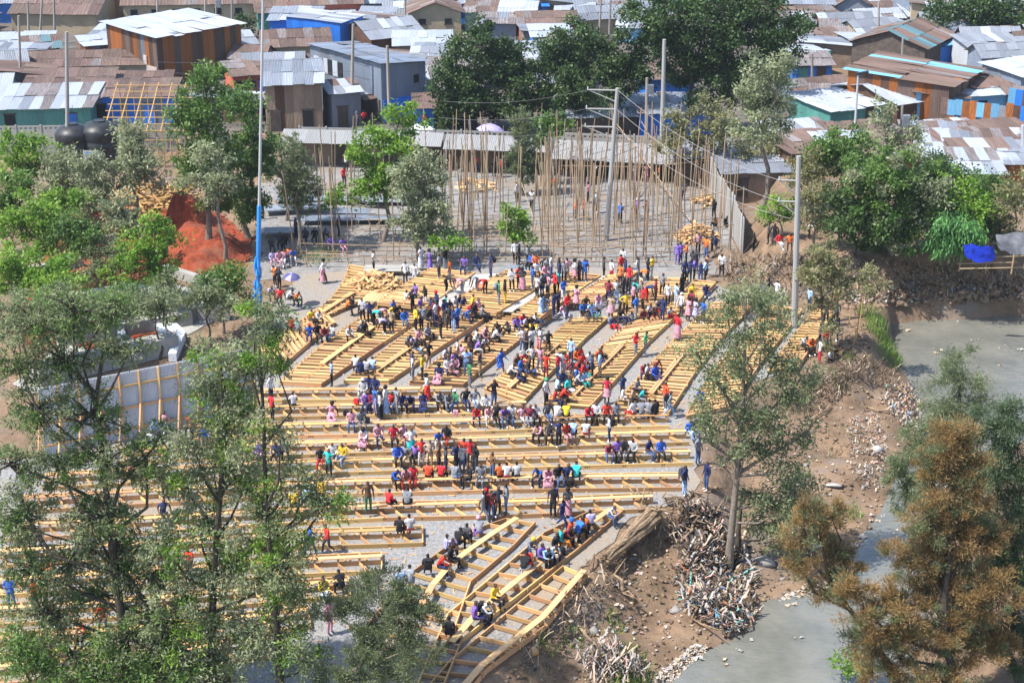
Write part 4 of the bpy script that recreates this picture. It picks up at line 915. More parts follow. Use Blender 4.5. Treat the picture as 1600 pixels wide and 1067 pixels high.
for k, (u, v) in enumerate([(1498,424),(1540,428),(1580,428),(1600,420),(1520,412)]):
    q = G(u, v, 1.6); stick('post', q, q+Vector((random.uniform(-.2,.2),0,2.6)), .12, ST_, t, p0)
for k, (u0, v0, u1, v1) in enumerate([(1495,412,1590,410),(1500,420,1600,418),(1510,404,1600,400)]): stick('rail', G(u0,v0,2.3), G(u1,v1,2.4), .1, ST_, t, p0)
# small uprights on the bank edge at the right
for k, (u, v, h) in enumerate([(1338,532,2.6),(1342,520,2.4),(1334,540,1.2),(1302,475,1.4),(1306,474,1.5),(1326,508,.9)]):
    tag(stick('bank_stake', G(u, v), G(u, v)+Vector((.06,0,h)), .08, MATS['stick_yellow']), f"thin wooden stake on the bank edge, {ORD[k]} of six", 'stake', 'stakes on the bank edge')
# ------------------------------------------------------------------ trees
NLEAF = [0]
def leaf_quads(C, D, Nn, L, W):
    """rhombus leaves: centres C, directions D, normals Nn, lengths L, widths W"""
    S = np.cross(D, Nn); S /= np.linalg.norm(S, axis=1, keepdims=True)+1e-9
    n = len(C); V = np.empty((n, 4, 3))
    V[:,0] = C-D*L[:,None]*.5; V[:,1] = C+S*W[:,None]*.5+D*L[:,None]*.05; V[:,2] = C+D*L[:,None]*.5; V[:,3] = C-S*W[:,None]*.5+D*L[:,None]*.05
    return V.reshape(-1, 3), np.arange(n*4).reshape(-1, 4)
def unit(a): return a/(np.linalg.norm(a, axis=1, keepdims=True)+1e-9)
KINDS = {  # leaf material, length px, width px, coverage, clump radius (m), droop, bark
 'grevillea': ('leaf_grevillea', 6.0, 1.9, 1.05, .55, -.1, 'bark_dark'), 'silver': ('leaf_silver', 5.2, 2.2, 1.5, .6, -.15, 'bark_grey'), 'bright': ('leaf_bright', 4.8, 2.6, 1.5, .6, .05, 'bark_grey'),
 'dark': ('leaf_dark', 4.2, 2.6, 2.3, 1.0, .0, 'bark_dark'), 'mid': ('leaf_mid', 4.6, 2.5, 1.7, .7, .0, 'bark_grey'), 'olive': ('leaf_olive', 4.6, 2.2, 1.15, .6, .0, 'bark_grey'),
 'cas_brown': ('needle_brown', 5.6, .85, 1.5, .36, .22, 'bark_dark'), 'cas_green': ('needle_green', 6.0, .85, 1.2, .4, .0, 'bark_dark'), 'cas_dark': ('needle_dark', 6.0, .95, 1.4, .5, -.1, 'bark_dark'), 'feather': ('needle_green', 5.5, 1.15, 1.3, .36, .2, 'bark_grey'), 'willow': ('leaf_willow', 6.0, 1.7, 2.2, .7, -.8, 'bark_grey'), 'sparse': ('leaf_grevillea', 5.5, 1.8, .9, .42, -.05, 'bark_dark')}
def tree(label, bu, bv, blobs, kind, z=None, Y=None, tr=None, cover=1.0, extra=None, name='tree', group=None, lean=None, depth=.75, grow=1.08, twig=1.0, twr=1.0, extra2=None, bark_=None, seed=None, cl=1.0):
    """base at pixel (bu,bv); blobs = (u,v,ru,rv) crown lobes seen in the photo, placed round the trunk's own distance"""
    mname, lp, wp, cov, cr, droop, bark = KINDS[kind]; cov *= cover*2.2; lp *= 1.2; wp *= 1.25
    P = GH(bu, bv) if z is None else G(bu, bv, z)
    t = thing(name, label, 'tree', P, group)
    r_ = np.random.default_rng(seed if seed is not None else (int(bu*13+bv*7) & 0xffff)); R = random.Random(int(bu*3+bv))
    mb = MB(); LV, LF, TI, MI = [], [], [], []; nv = 0
    cent = []
    for u, v, ru, rv in blobs:
        c = atY(u, v, P.y); k = ppm(c); rx, rz = grow*ru/k, grow*rv/k/math.cos(PITCH-.05)
        c = c + Vector((0, R.uniform(-.45,.45)*rx*depth, 0)); cent.append((c, rx, rz, k))
    topc = max(cent, key=lambda a: a[0].z); tr = tr or max(.07, .018*(topc[0].z+topc[2]-P.z))
    # trunk runs up through the lobes
    order = sorted(cent, key=lambda a: a[0].z)
    tp = [P]; ncl = max(2, len(order)//3)
    hi = topc[0]
    for i in range(1, 7):
        f = i/6; q = P.lerp(hi, f); q = q + Vector((R.gauss(0,.03), R.gauss(0,.03), 0))*(hi.z-P.z)*(1 if 0 < f < 1 else 0); tp.append(q)
    if lean: tp = [P]+[atY(u, v, P.y) for u, v in lean]+[hi]
    n = len(tp); mb.tube([q-P for q in tp], [tr*(1-.8*(i/(n-1)))*(1.25 if i == 0 else 1) for i in range(n)], 7)
    def trunk_at(zz):
        for a, b in zip(tp[:-1], tp[1:]):
            if a.z <= zz <= b.z: return a.lerp(b, (zz-a.z)/max(1e-6, b.z-a.z)), tr*(1-.8*(zz-P.z)/max(.1, hi.z-P.z))
        return (tp[-1], tr*.25) if zz > tp[-1].z else (tp[0], tr)
    for c, rx, rz, k in cent:
        zt = c.z - max(.3*(c.z-P.z)*R.uniform(.5,1), rz*.4); zt = max(zt, P.z+(hi.z-P.z)*.12)
        a, ra = trunk_at(zt); ra = min(ra*.7, .02*(c-a).length+.03)
        m1 = a.lerp(c, .5)+Vector((R.gauss(0,.12), R.gauss(0,.12), -.06))*(c-a).length
        mb.tube([a-P, m1-P, c-P], [max(ra,.025), max(ra*.7,.02), max(ra*.4,.014)], 5)
        area = math.pi*rx*rz; ncl_ = max(4, int(area/(cr*cr*1.1)*cl)); L, W = lp/k, wp/k
        nl = int(area*cov/(L*W*.5)); per = max(3, nl//ncl_)
        # clump centres: biased to the lobe's shell
        d = unit(r_.normal(size=(ncl_, 3))); rad = r_.random(ncl_)**.45
        cc = np.array(c)+d*rad[:,None]*np.array([rx, rx*depth, rz])
        for ci in cc[:max(3, int(ncl_*.6*twig))]:
            e = Vector(ci); m2 = c.lerp(e, .5)+Vector((R.gauss(0,.08), R.gauss(0,.08), R.gauss(0,.08)))*(e-c).length
            mb.tube([c-P, m2-P, e-P], [max(ra*.35,.013)*twr, (.011+.002/cr)*twr, .007*twr], 3)
        csz = cr*r_.uniform(.55, 1.25, ncl_)
        ce = np.repeat(cc, per, 0); sz = np.repeat(csz, per); off = r_.normal(size=(len(ce), 3))*(sz[:,None]*.5)*np.array([1,1,.8])
        C = ce+off; out = unit(off+unit(ce-np.array(c))*.15)
        if kind.startswith('cas') or kind in ('feather', 'willow'): D = unit(out*.8+r_.normal(size=C.shape)*.35+np.array([0,0,droop*1.6])); Nn = unit(r_.normal(size=C.shape))
        else: D = unit(out*.7+r_.normal(size=C.shape)*.6+np.array([0,0,droop])); Nn = unit(r_.normal(size=C.shape)*.8+np.array([0,0,.9]))
        Ls = L*r_.uniform(.45, 1.6, len(C)); Ws = W*r_.uniform(.6, 1.4, len(C))
        V, F = leaf_quads(C-np.array(P), D, Nn, Ls, Ws); LV.append(V); LF.append(F+nv); nv += len(V)
        ct = r_.random(ncl_)*.6; MI.append(np.repeat((r_.random(ncl_) < .28).astype(int), per)); TI.append(np.clip(np.repeat(ct, per)+r_.random(len(C))*.45, 0, 1))
    ob('trunk', mb.build('trunk', [MATS[bark_ or bark]], True), t)
    me = mesh_np('crown', np.concatenate(LV), np.concatenate(LF), [MATS[extra or mname], MATS[extra2 or extra or mname]], np.concatenate(MI))
    at = me.attributes.new('tint', 'FLOAT', 'FACE'); at.data.foreach_set('value', np.concatenate(TI).astype(np.float32))
    ob('crown', me, t); NLEAF[0] += len(me.polygons)
    return t
# background, behind the street
tree('dense dark tree rising behind the market stalls, left of three', 742, 203, [(745,62,48,34),(712,112,42,36),(775,95,50,40),(750,150,66,36),(806,130,42,44),(700,168,26,28),(800,172,40,24)], 'dark', depth=.8)
tree('broad dark tree between the two largest street trees', 884, 206, [(905,62,40,26),(880,92,52,36),(948,80,58,40),(862,140,52,38),(925,130,52,40),(985,110,40,40)], 'dark')
tree('largest dark tree crown above the street', 1062, 212, [(1032,38,64,38),(1105,14,70,36),(1190,30,70,42),(1060,84,60,40),(1130,78,68,44),(1205,84,46,40),(1110,128,56,32),(1165,128,44,30)], 'dark', cover=1.1)
tree('slim leafy sapling at the foot of the dark trees', 690, 208, [(708,160,22,24),(700,178,18,16)], 'dark')
tree('tall pale silvery tree with thick trunk left of the riverside roofs', 1188, 338, [(1205,108,44,26),(1180,145,38,30),(1210,160,44,34),(1190,200,46,28)], 'silver', z=2.0, cover=1.0)
tree('olive tree with bare limbs over the concrete wall', 1112, 292, [(1105,172,40,20),(1065,196,36,20),(1135,196,46,24),(1090,226,48,22),(1170,236,44,24),(1050,222,26,16)], 'olive', cover=1.0)
tree('dark tree with bare trunk at the top right', 1478, 84, [(1490,8,44,20),(1468,28,26,16),(1472,56,16,14),(1520,20,30,20)], 'dark', cover=.8)
tree('dark evergreen cluster at the top right corner', 1560, 82, [(1560,12,40,24),(1580,30,34,26),(1545,44,32,22)], 'dark')
tree('little round tree among the far roofs', 1392, 44, [(1392,30,14,9)], 'dark')
tree('dark shrub beside the end of the brick building', 388, 60, [(388,38,14,18)], 'dark')
tree('sparse silvery sapling among the tin roofs', 1386, 288, [(1382,178,22,26),(1390,215,26,26),(1425,222,22,22),(1432,200,14,16)], 'silver', z=2.3, cover=.7)
# right bank
tree('dark bushy tree in front of the tin roofs', 1312, 336, [(1315,218,36,18),(1296,240,36,20),(1335,250,40,24)], 'mid', z=2.3, grow=1.3)
tree('big dense grey green tree on the far river bank', 1392, 398, [(1348,272,46,26),(1402,262,52,28),(1440,290,44,34),(1365,318,46,34),(1410,335,50,36),(1385,365,40,24),(1450,340,26,30)], 'mid', z=2.3, cover=1.1, grow=1.25, extra2='leaf_silver')
tree('bright green round tree beside the weeping one', 1490, 402, [(1485,295,36,26),(1508,318,36,30),(1470,325,28,26)], 'bright', z=2.2, grow=1.25)
tree('weeping bright green tree overhanging the river bank', 1480, 412, [(1490,352,40,20),(1470,374,34,22),(1515,370,30,20),(1492,385,36,18)], 'willow', z=2.2)
tree('yellowish tree just behind the river bank pole', 1274, 388, [(1262,300,22,18),(1288,308,26,18),(1270,336,24,20),(1296,345,20,14)], 'olive', z=2.2)
tree('olive bush tree at the right edge of the far bank', 1580, 400, [(1572,320,26,32),(1592,290,24,26),(1556,348,24,22),(1590,360,20,20)], 'olive', z=2.2)
tree('dark bush behind the weeping tree', 1545, 396, [(1545,345,24,26),(1528,330,18,18)], 'dark', z=2.2)
tree('low leafy plant with large bright leaves under the yard corner tree', 1222, 372, [(1215,316,22,14),(1200,330,18,12),(1228,338,18,12)], 'bright', z=2.2)
tree('thin tree standing in the gravel aisle at the river bank', 1284, 548, [(1278,392,28,18),(1300,418,34,18),(1262,430,26,20),(1335,432,34,16),(1300,450,30,18),(1360,446,20,12),(1282,470,22,14)], 'olive', cover=1.1, lean=[(1287,520),(1284,480),(1282,440)])
tree('small leafy bush at the foot of the aisle tree', 1298, 560, [(1298,520,16,12),(1290,535,14,10)], 'olive')
tree('dry bush on the dark bank behind the platforms', 1205, 500, [(1192,460,26,16),(1222,476,28,20),(1150,470,20,14),(1180,490,20,12)], 'silver', cover=.6)
tree('shady tree over the sitting people on the river bank path', 1336, 400, [(1330,330,34,22),(1352,352,36,22),(1318,356,26,16),(1370,380,26,14)], 'dark', z=2.2, grow=1.2)
tree('dusty tree in front of the riverside roofs', 1262, 345, [(1250,262,28,18),(1275,250,26,16),(1262,282,30,16)], 'olive', z=2.3, grow=1.2)
tree('dark thick tree behind the bright round one', 1462, 385, [(1452,262,36,24),(1480,268,30,22),(1440,310,30,30)], 'dark', z=2.3, grow=1.15)
tree('leafy tree below the riverside roofs at the right', 1548, 378, [(1540,292,26,20),(1556,310,28,22),(1530,318,20,18)], 'mid', z=2.3, grow=1.15)
# the tall grey green tree in front of the seating
tree('tall loose grey green tree standing on the bank before the seating', 1138, 890, [(1165,455,40,26),(1140,490,42,28),(1195,505,46,30),(1150,540,54,32),(1215,560,44,32),(1120,590,44,28),(1175,600,56,36),(1230,620,40,30),(1140,650,48,30),(1195,670,52,34),(1165,710,44,28),(1225,712,36,26),(1240,770,40,28),(1210,800,40,26),(1090,560,34,26),(1255,590,30,26),(1105,660,32,24),(1265,680,28,24)], 'olive', cover=.55, grow=1.2, lean=[(1142,840),(1150,760),(1160,650),(1163,560)], tr=.22, bark_='bark_grey', extra2='leaf_grevillea', extra='leaf_grevillea')
tree('second slim trunk with low dark foliage behind the tall loose tree', 1152, 872, [(1195,770,44,28),(1228,800,40,28),(1255,770,30,24),(1215,835,36,20),(1180,810,28,20)], 'grevillea', cover=.8, lean=[(1154,830),(1160,770)], tr=.16)
# casuarinas at the lower right
tree('grey green casuarina leaning over the river behind the brown one', 1535, 1010, [(1500,590,34,40),(1470,640,40,38),(1520,650,34,34),(1440,700,36,34),(1500,705,40,36),(1420,770,34,34),(1455,760,30,30),(1400,735,22,24)], 'cas_green', tr=.18, cover=.95, grow=1.25)
tree('dark green casuarina at the right edge', 1600, 1080, [(1565,660,36,34),(1590,700,36,40),(1560,740,36,34),(1590,780,36,40),(1545,800,36,32),(1580,860,40,40),(1555,920,44,40),(1590,990,40,44),(1530,980,40,36)], 'cas_dark', tr=.2, grow=1.3)
tree('large rust brown casuarina filling the lower right corner', 1500, 1150, [(1480,690,20,46),(1505,700,18,50),(1460,740,30,40),(1515,760,34,44),(1450,800,36,40),(1490,830,44,44),(1540,840,36,40),(1430,870,44,36),(1480,910,52,42),(1540,920,44,40),(1410,940,48,34),(1470,985,54,36),(1360,965,40,28),(1400,1010,46,28),(1540,1010,46,40),(1460,1050,60,30),(1380,1050,40,20),(1340,930,30,22)], 'cas_brown', tr=.22, cover=1.25, grow=1.2, cl=1.3, extra2='needle_green')
tree('rust brown branch tree leaning out over the water', 1420, 1120, [(1300,870,34,28),(1262,840,34,30),(1270,800,26,26),(1300,810,24,30),(1325,900,30,24),(1290,920,34,18),(1345,1005,30,20),(1250,880,24,20)], 'cas_brown', tr=.2, lean=[(1390,1040),(1345,975),(1300,915)], cover=1.0, grow=1.15, cl=1.2, extra2='needle_green')
tree('bright leafy shrub at the right edge of the frame', 1600, 1010, [(1592,850,18,26),(1598,900,20,24),(1580,890,14,18)], 'bright', cover=.8)
tree('pale green shrub by the water under the brown casuarina', 1345, 1095, [(1330,1035,26,14),(1350,1050,24,12),(1365,1020,18,12)], 'bright', cover=.7)
# trees in the yard
tree('tall leafy tree left of the mast with grey green crown', 326, 395, [(318,118,38,24),(345,150,50,32),(300,168,36,30),(318,210,48,34),(340,262,52,34),(298,262,34,30),(352,310,36,26)], 'mid', cover=.95, extra=None, lean=[(326,340),(324,270),(322,200)])
tree('dark green tree close beside the mast', 388, 372, [(385,165,34,28),(398,210,34,32),(372,235,36,30),(404,262,24,34),(380,300,30,30),(398,325,24,22)], 'mid', cover=1.2)
tree('silvery tree in front of the red soil', 352, 412, [(335,240,30,24),(320,290,34,28),(352,278,30,26)], 'silver', cover=.9)
tree('slender feathery tree right of the mast', 466, 396, [(462,238,20,26),(470,272,28,28),(452,290,26,28),(480,302,24,26),(462,322,26,20)], 'feather')
tree('bushy pale tree behind the feathery one', 448, 345, [(440,232,26,20),(452,255,26,18),(430,262,18,22)], 'silver')
tree('bright green spreading tree in the left of the yard', 598, 378, [(628,178,26,16),(645,192,22,12),(590,215,36,18),(560,240,26,16),(625,228,34,22),(600,262,46,26),(575,290,32,20),(622,290,30,22),(545,304,34,12),(522,310,20,10)], 'bright', cover=1.25)
tree('silver leaved tree in the middle of the pole yard', 655, 410, [(662,250,26,20),(640,270,32,22),(675,285,34,24),(645,305,36,24),(668,330,36,24),(640,345,28,18),(685,352,28,18),(655,368,28,14)], 'silver', cover=1.0)
tree('low green sapling among the poles', 700, 420, [(702,375,22,10),(688,382,16,8),(716,378,16,8)], 'bright')
tree('tall feathery conifer before the lean-to', 818, 305, [(815,190,14,22),(818,220,22,24),(812,248,24,24),(826,268,22,20)], 'feather', cover=1.3)
tree('leafy green tree behind the feathery conifer', 852, 290, [(858,188,24,14),(872,200,18,14),(848,208,18,14)], 'mid', cover=1.2)
tree('short bright sapling in the gravel yard', 806, 400, [(800,330,18,14),(812,348,20,14),(796,362,20,14),(820,372,16,12)], 'bright', cover=1.2)
tree('thin sapling with few leaves left of the purple sitters', 505, 400, [(500,405,22,7),(515,398,16,7)], 'olive', cover=.5)
# saplings over the red earth at the left
SAP = [(40,330,[(35,228,34,24),(55,252,34,24),(20,262,26,22)],'bright','bright leafy sapling at the left edge below the teal shack'),(100,350,[(96,262,30,26),(118,285,30,24),(85,295,28,22)],'silver','silvery sapling before the pale pole'),(150,372,[(146,268,28,22),(160,300,28,22),(135,312,28,22)],'silver','grey sapling below the water tank'),(212,360,[(205,212,26,20),(215,246,38,24),(196,268,32,22),(228,272,24,20)],'silver','silver leaved tree in front of the yellow pole frame'),(62,440,[(60,330,34,26),(38,352,32,24),(78,360,30,24)],'bright','fresh green sapling in the left thicket'),(125,452,[(120,352,32,24),(140,372,30,22),(104,380,26,20)],'mid','middle green sapling over the red soil'),(222,478,[(238,352,26,16),(250,380,30,20),(222,392,36,22),(200,420,32,20),(238,420,30,20)],'bright','round bright green tree beside the red heap'),(175,465,[(165,392,28,20),(185,412,28,20),(158,425,26,18)],'grevillea','grey green sapling below the timber pile'),(28,520,[(25,405,34,28),(50,425,34,26),(14,440,26,26)],'bright','leafy sapling at the left frame edge over red earth'),(92,530,[(88,430,36,26),(110,448,34,24),(70,455,30,22)],'bright','broad bright sapling in the middle of the left thicket'),(270,505,[(262,440,24,14),(285,455,24,14)],'grevillea','small grey tree at the concrete kerb'),(180,545,[(175,470,36,20),(205,482,32,18),(150,485,30,18)],'mid','low leafy tree above the concrete channel'),(350,520,[(350,432,28,18),(366,448,24,20),(338,452,26,18),(368,474,20,16)],'mid','leafy young tree beside the mast foot'),(15,395,[(12,300,26,24),(8,330,24,24),(30,285,22,18)],'mid','leafy tree cut by the left frame edge'),(88,405,[(92,322,26,20),(75,318,24,18),(112,318,22,18)],'bright','yellow green sapling in the left thicket'),(195,425,[(190,330,26,18),(175,345,24,18),(205,345,22,16)],'silver','pale sapling beside the timber pile'),(40,600,[(40,480,40,24),(15,500,30,24),(70,495,30,20)],'grevillea','grey green tree above the concrete slab at the left'),(140,585,[(120,480,34,22),(145,500,34,20),(100,505,30,18)],'mid','middle tree above the concrete slab'),(250,560,[(240,470,30,18),(262,485,30,18),(228,490,26,16)],'grevillea','grey tree beside the concrete beam'),(330,540,[(325,455,26,16),(345,470,26,16),(310,472,22,14)],'grevillea','grey sapling right of the concrete slab')]
for bu, bv, bl, k, lab in SAP: tree(lab, bu, bv, bl, k, z=0.0, grow=1.3, group='young trees on the red earth')
# big foreground trees
tree('large dark limbed tree at the left with open feathery foliage', 208, 1130, [(120,480,56,32),(60,500,50,34),(175,470,40,24),(205,545,36,26),(30,565,40,36),(100,560,50,36),(60,640,48,36),(140,650,50,34),(20,720,36,34),(90,730,48,34),(170,720,48,34),(40,800,44,34),(140,810,48,34),(230,730,36,30),(250,690,26,24)], 'sparse', z=-1.0, cover=1.0, lean=[(195,1010),(180,890),(165,760),(150,620)], tr=.24, twig=1.5, twr=1.9, grow=1.35, extra2='leaf_mid')
tree('dark forked tree standing in the lower left corner', 300, 1140, [(190,860,46,34),(110,880,46,34),(50,890,40,34),(230,900,46,36),(150,940,48,34),(60,960,44,36),(20,820,36,30),(170,800,40,26),(210,980,50,34),(120,1010,50,32),(40,1030,44,30),(230,1040,48,28),(260,960,36,34)], 'sparse', z=-1.5, cover=1.05, lean=[(285,1060),(240,960),(200,900)], tr=.22, extra='leaf_grevillea', extra2='leaf_mid', twig=1.5, twr=1.9, grow=1.4)
tree('tall silvery grey green tree at the lower left centre', 332, 1130, [(345,560,40,28),(385,590,40,28),(330,610,42,30),(400,640,40,28),(345,660,46,32),(300,690,40,32),(390,700,46,32),(330,740,50,34),(280,770,44,34),(380,770,46,34),(310,830,50,36),(400,850,50,36),(260,850,40,34),(350,900,52,36),(290,920,48,36),(420,920,46,32),(330,980,56,36),(270,1000,44,34),(400,1000,52,36),(340,1050,60,28)], 'grevillea', z=-1.0, cover=1.05, lean=[(330,1000),(335,880),(345,760),(355,640)], tr=.2, extra='leaf_silver', extra2='leaf_bright', cl=1.2, twr=1.4, grow=1.25)
tree('leafy tree with long side branches reaching over the bench rows', 440, 1140, [(400,490,36,26),(430,520,30,26),(398,545,34,26),(430,570,28,22),(440,740,36,22),(470,770,40,22),(510,790,34,20),(530,770,22,16),(455,830,44,28),(440,880,44,30),(470,930,40,26),(450,990,46,30),(490,1040,46,26),(410,790,34,28),(440,680,28,20)], 'grevillea', z=-1.0, cover=.95, lean=[(435,1020),(425,900),(415,760),(410,620)], tr=.18, grow=1.25, extra2='leaf_bright')
tree('bluish feathery branch tree at the bottom centre', 505, 1150, [(590,915,40,22),(560,945,40,24),(630,940,40,26),(655,965,34,28),(600,975,46,28),(640,1005,44,28),(570,1010,44,28),(610,1045,50,24),(540,1045,40,22),(520,960,26,20)], 'feather', z=-1.0, lean=[(540,1060),(590,1010),(610,985)], tr=.14, cover=1.0, extra='needle_green', grow=1.2)
tree('leafy crown rising from below at the bottom left', 150, 1180, [(60,1045,46,26),(130,1052,46,24),(200,1050,44,24),(280,1056,44,22),(20,1010,36,26),(160,1020,40,20)], 'grevillea', z=-2.0, grow=1.2, extra='leaf_mid')
print('leaves', NLEAF[0])
# grass and weeds
def tufts(name, label, spots, m, h=.35, per=60):
    V, F, T = [], [], []; nv = 0
    for u, v, r in spots:
        for _ in range(int(per*r*r)):
            a = random.random()*6.283; d = r*math.sqrt(random.random()); c = GH0(u, v); x, y = c.x+d*math.cos(a), c.y+d*math.sin(a)*1.3; z = TZ(x, y)
            b = random.random()*6.283; w = .035; hh = h*random.uniform(.5,1.4); dx, dy = math.cos(b)*w, math.sin(b)*w; lx, ly = random.gauss(0,.15), random.gauss(0,.15)
            V += [(x-dx,y-dy,z-.03),(x+dx,y+dy,z-.03),(x+lx+dx*.3,y+ly+dy*.3,z+hh),(x+lx-dx*.3,y+ly-dy*.3,z+hh)]; F.append([nv,nv+1,nv+2,nv+3]); nv += 4; T.append(random.random())
    me = mesh_np(name, V, np.array(F), [m]); at = me.attributes.new('tint','FLOAT','FACE'); at.data.foreach_set('value', np.array(T, dtype=np.float32))
    o = ob(name, me); o['kind'] = 'stuff'; o['label'] = label; return o
from functools import lru_cache
@lru_cache(None)
def GH0(u, v): return GH(u, v)
_zi = {}
def TZ(x, y):
    i = min(max(np.searchsorted(xs, x)-1, 0), nx-2); j = min(max(np.searchsorted(ys, y)-1, 0), ny-2)
    fx = (x-xs[i])/(xs[i+1]-xs[i]); fy = (y-ys[j])/(ys[j+1]-ys[j])
    return float((ZZ[j,i]*(1-fx)+ZZ[j,i+1]*fx)*(1-fy)+(ZZ[j+1,i]*(1-fx)+ZZ[j+1,i+1]*fx)*fy)-.03
tufts('grass', 'bright green grass on the river bank', [(1362,492,1.1),(1372,500,.9),(1380,535,1.2),(1375,520,1.0),(1392,548,1.0),(1385,560,.9),(1312,590,.6),(1318,560,.7),(985,1040,1.1),(980,1060,1.0),(975,1020,.7),(900,1000,.6),(960,980,.5),(1325,800,.8),(1255,745,.5),(850,1010,.5),(500,402,1.4),(1310,900,.7)], MATS['grass'], .4, 110)
tufts('dry_grass', 'dry tufts on the dirt bank', [(830,1040,1.2),(880,1040,1.4),(930,1000,1.3),(1010,900,1.2),(1260,640,1.4),(1310,700,1.4),(1350,560,1.2)], MATS['leaf_olive'], .3, 25)
# ------------------------------------------------------------------ rubble, litter, logs
import itertools
def ico():
    t = (1+5**.5)/2; V = [(-1,t,0),(1,t,0),(-1,-t,0),(1,-t,0),(0,-1,t),(0,1,t),(0,-1,-t),(0,1,-t),(t,0,-1),(t,0,1),(-t,0,-1),(-t,0,1)]
    F = [(0,11,5),(0,5,1),(0,1,7),(0,7,10),(0,10,11),(1,5,9),(5,11,4),(11,10,2),(10,7,6),(7,1,8),(3,9,4),(3,4,2),(3,2,6),(3,6,8),(3,8,9),(4,9,5),(2,4,11),(6,2,10),(8,6,7),(9,8,1)]
    return np.array(V)/1.9, np.array(F)
IV, IF_ = ico()
def inside(u, v, poly):
    return poly_sd(np.array([[u, v]], float), poly)[0] > 0
BANK = [(775,1067),(905,915),(985,825),(1090,785),(1105,670),(1200,612),(1300,585),(1350,560),(1395,580),(1425,640),(1430,690),(1395,760),(1375,800),(1345,845),(1330,885),(1285,922),(1190,945),(1170,990),(1085,1022),(1040,1067)]
def sample_bank(n, poly):
    P = np.array(poly, float); lo, hi = P.min(0), P.max(0); out = []
    while len(out) < n:
        c = np.stack([rng.uniform(lo[0], hi[0], n*2), rng.uniform(lo[1], hi[1], n*2)], 1); c = c[poly_sd(c, P) > 0]; out += c.tolist()
    return out[:n]
def TZv(x, y):
    i = np.clip(np.searchsorted(xs, x)-1, 0, nx-2); j = np.clip(np.searchsorted(ys, y)-1, 0, ny-2)
    fx = (x-xs[i])/(xs[i+1]-xs[i]); fy = (y-ys[j])/(ys[j+1]-ys[j])
    return (ZZ[j,i]*(1-fx)+ZZ[j,i+1]*fx)*(1-fy)+(ZZ[j+1,i]*(1-fx)+ZZ[j+1,i+1]*fx)*fy-.03
def ground_pts(uv):
    """first point of the terrain met by the line of sight through each pixel"""
    uv = np.array(uv, float); a = (uv[:,0]-800)/FPX; b = (533.5-uv[:,1])/FPX; dx, dy, dz = a, cP+b*sP, -sP+b*cP
    best = np.full(len(uv), np.nan); zz = 4.0
    while zz > -3.4:
        t = (zz-CAM_H)/dz; h = TZv(dx*t, dy*t); hit = np.isnan(best) & (h >= zz); best[hit] = zz; zz -= .06
    best = np.where(np.isnan(best), -2.2, best); t = (best-CAM_H)/dz; x, y = dx*t, dy*t
    return np.stack([x, y, np.minimum(TZv(x, y), best+.1)], 1)
def rocks(name, label, pts, smin, smax, m, power=3.0):
    n = len(pts); s = smin+(smax-smin)*rng.random(n)**power
    V = np.empty((n, 12, 3)); 
    for i in range(n):
        sc = s[i]*rng.uniform(.6,1.3,3)*np.array([1,1,.65]); a = rng.uniform(0,6.28); v = IV*(1+rng.normal(0,.24,(12,1)))*sc
        x = v[:,0]*math.cos(a)-v[:,1]*math.sin(a); y = v[:,0]*math.sin(a)+v[:,1]*math.cos(a); V[i] = np.stack([x, y, v[:,2]], 1)+pts[i]+np.array([0,0,s[i]*.2])
    F = (np.arange(n)*12)[:,None,None]+IF_[None]
    o = ob(name, mesh_np(name, V.reshape(-1,3), F.reshape(-1,3), [m])); o['kind'] = 'stuff'; o['label'] = label
rocks('rubble', 'loose stones and clods over the dirt bank', ground_pts(sample_bank(5000, BANK)), .02, .15, MATS['rock'], 5.5)
rocks('rubble', 'grey stones along the water edge', ground_pts(sample_bank(160, [(1240,620),(1330,610),(1420,660),(1400,750),(1340,840),(1280,900),(1200,930),(1230,760)])+sample_bank(90, [(890,960),(960,880),(1060,930),(1080,1010),(990,1060),(880,1060)])), .03, .17, MATS['rock_grey'], 5)
rocks('rubble', 'clods and rubbish on the far bank cliff', ground_pts(sample_bank(1800, [(1120,415),(1240,395),(1400,410),(1600,425),(1600,470),(1380,482),(1240,472),(1150,460)])), .03, .2, MATS['rock'], 3)
rocks('rubble', 'scattered stones lining the shore of the far bank', ground_pts(sample_bank(500, [(1270,455),(1400,462),(1600,452),(1600,472),(1400,484),(1290,486)])), .06, .35, MATS['rock'], 3)
rocks('rubble', 'stones along the platform edge above the bank', ground_pts(sample_bank(350, [(1300,520),(1345,500),(1360,545),(1320,560)])), .05, .3, MATS['rock'], 3)
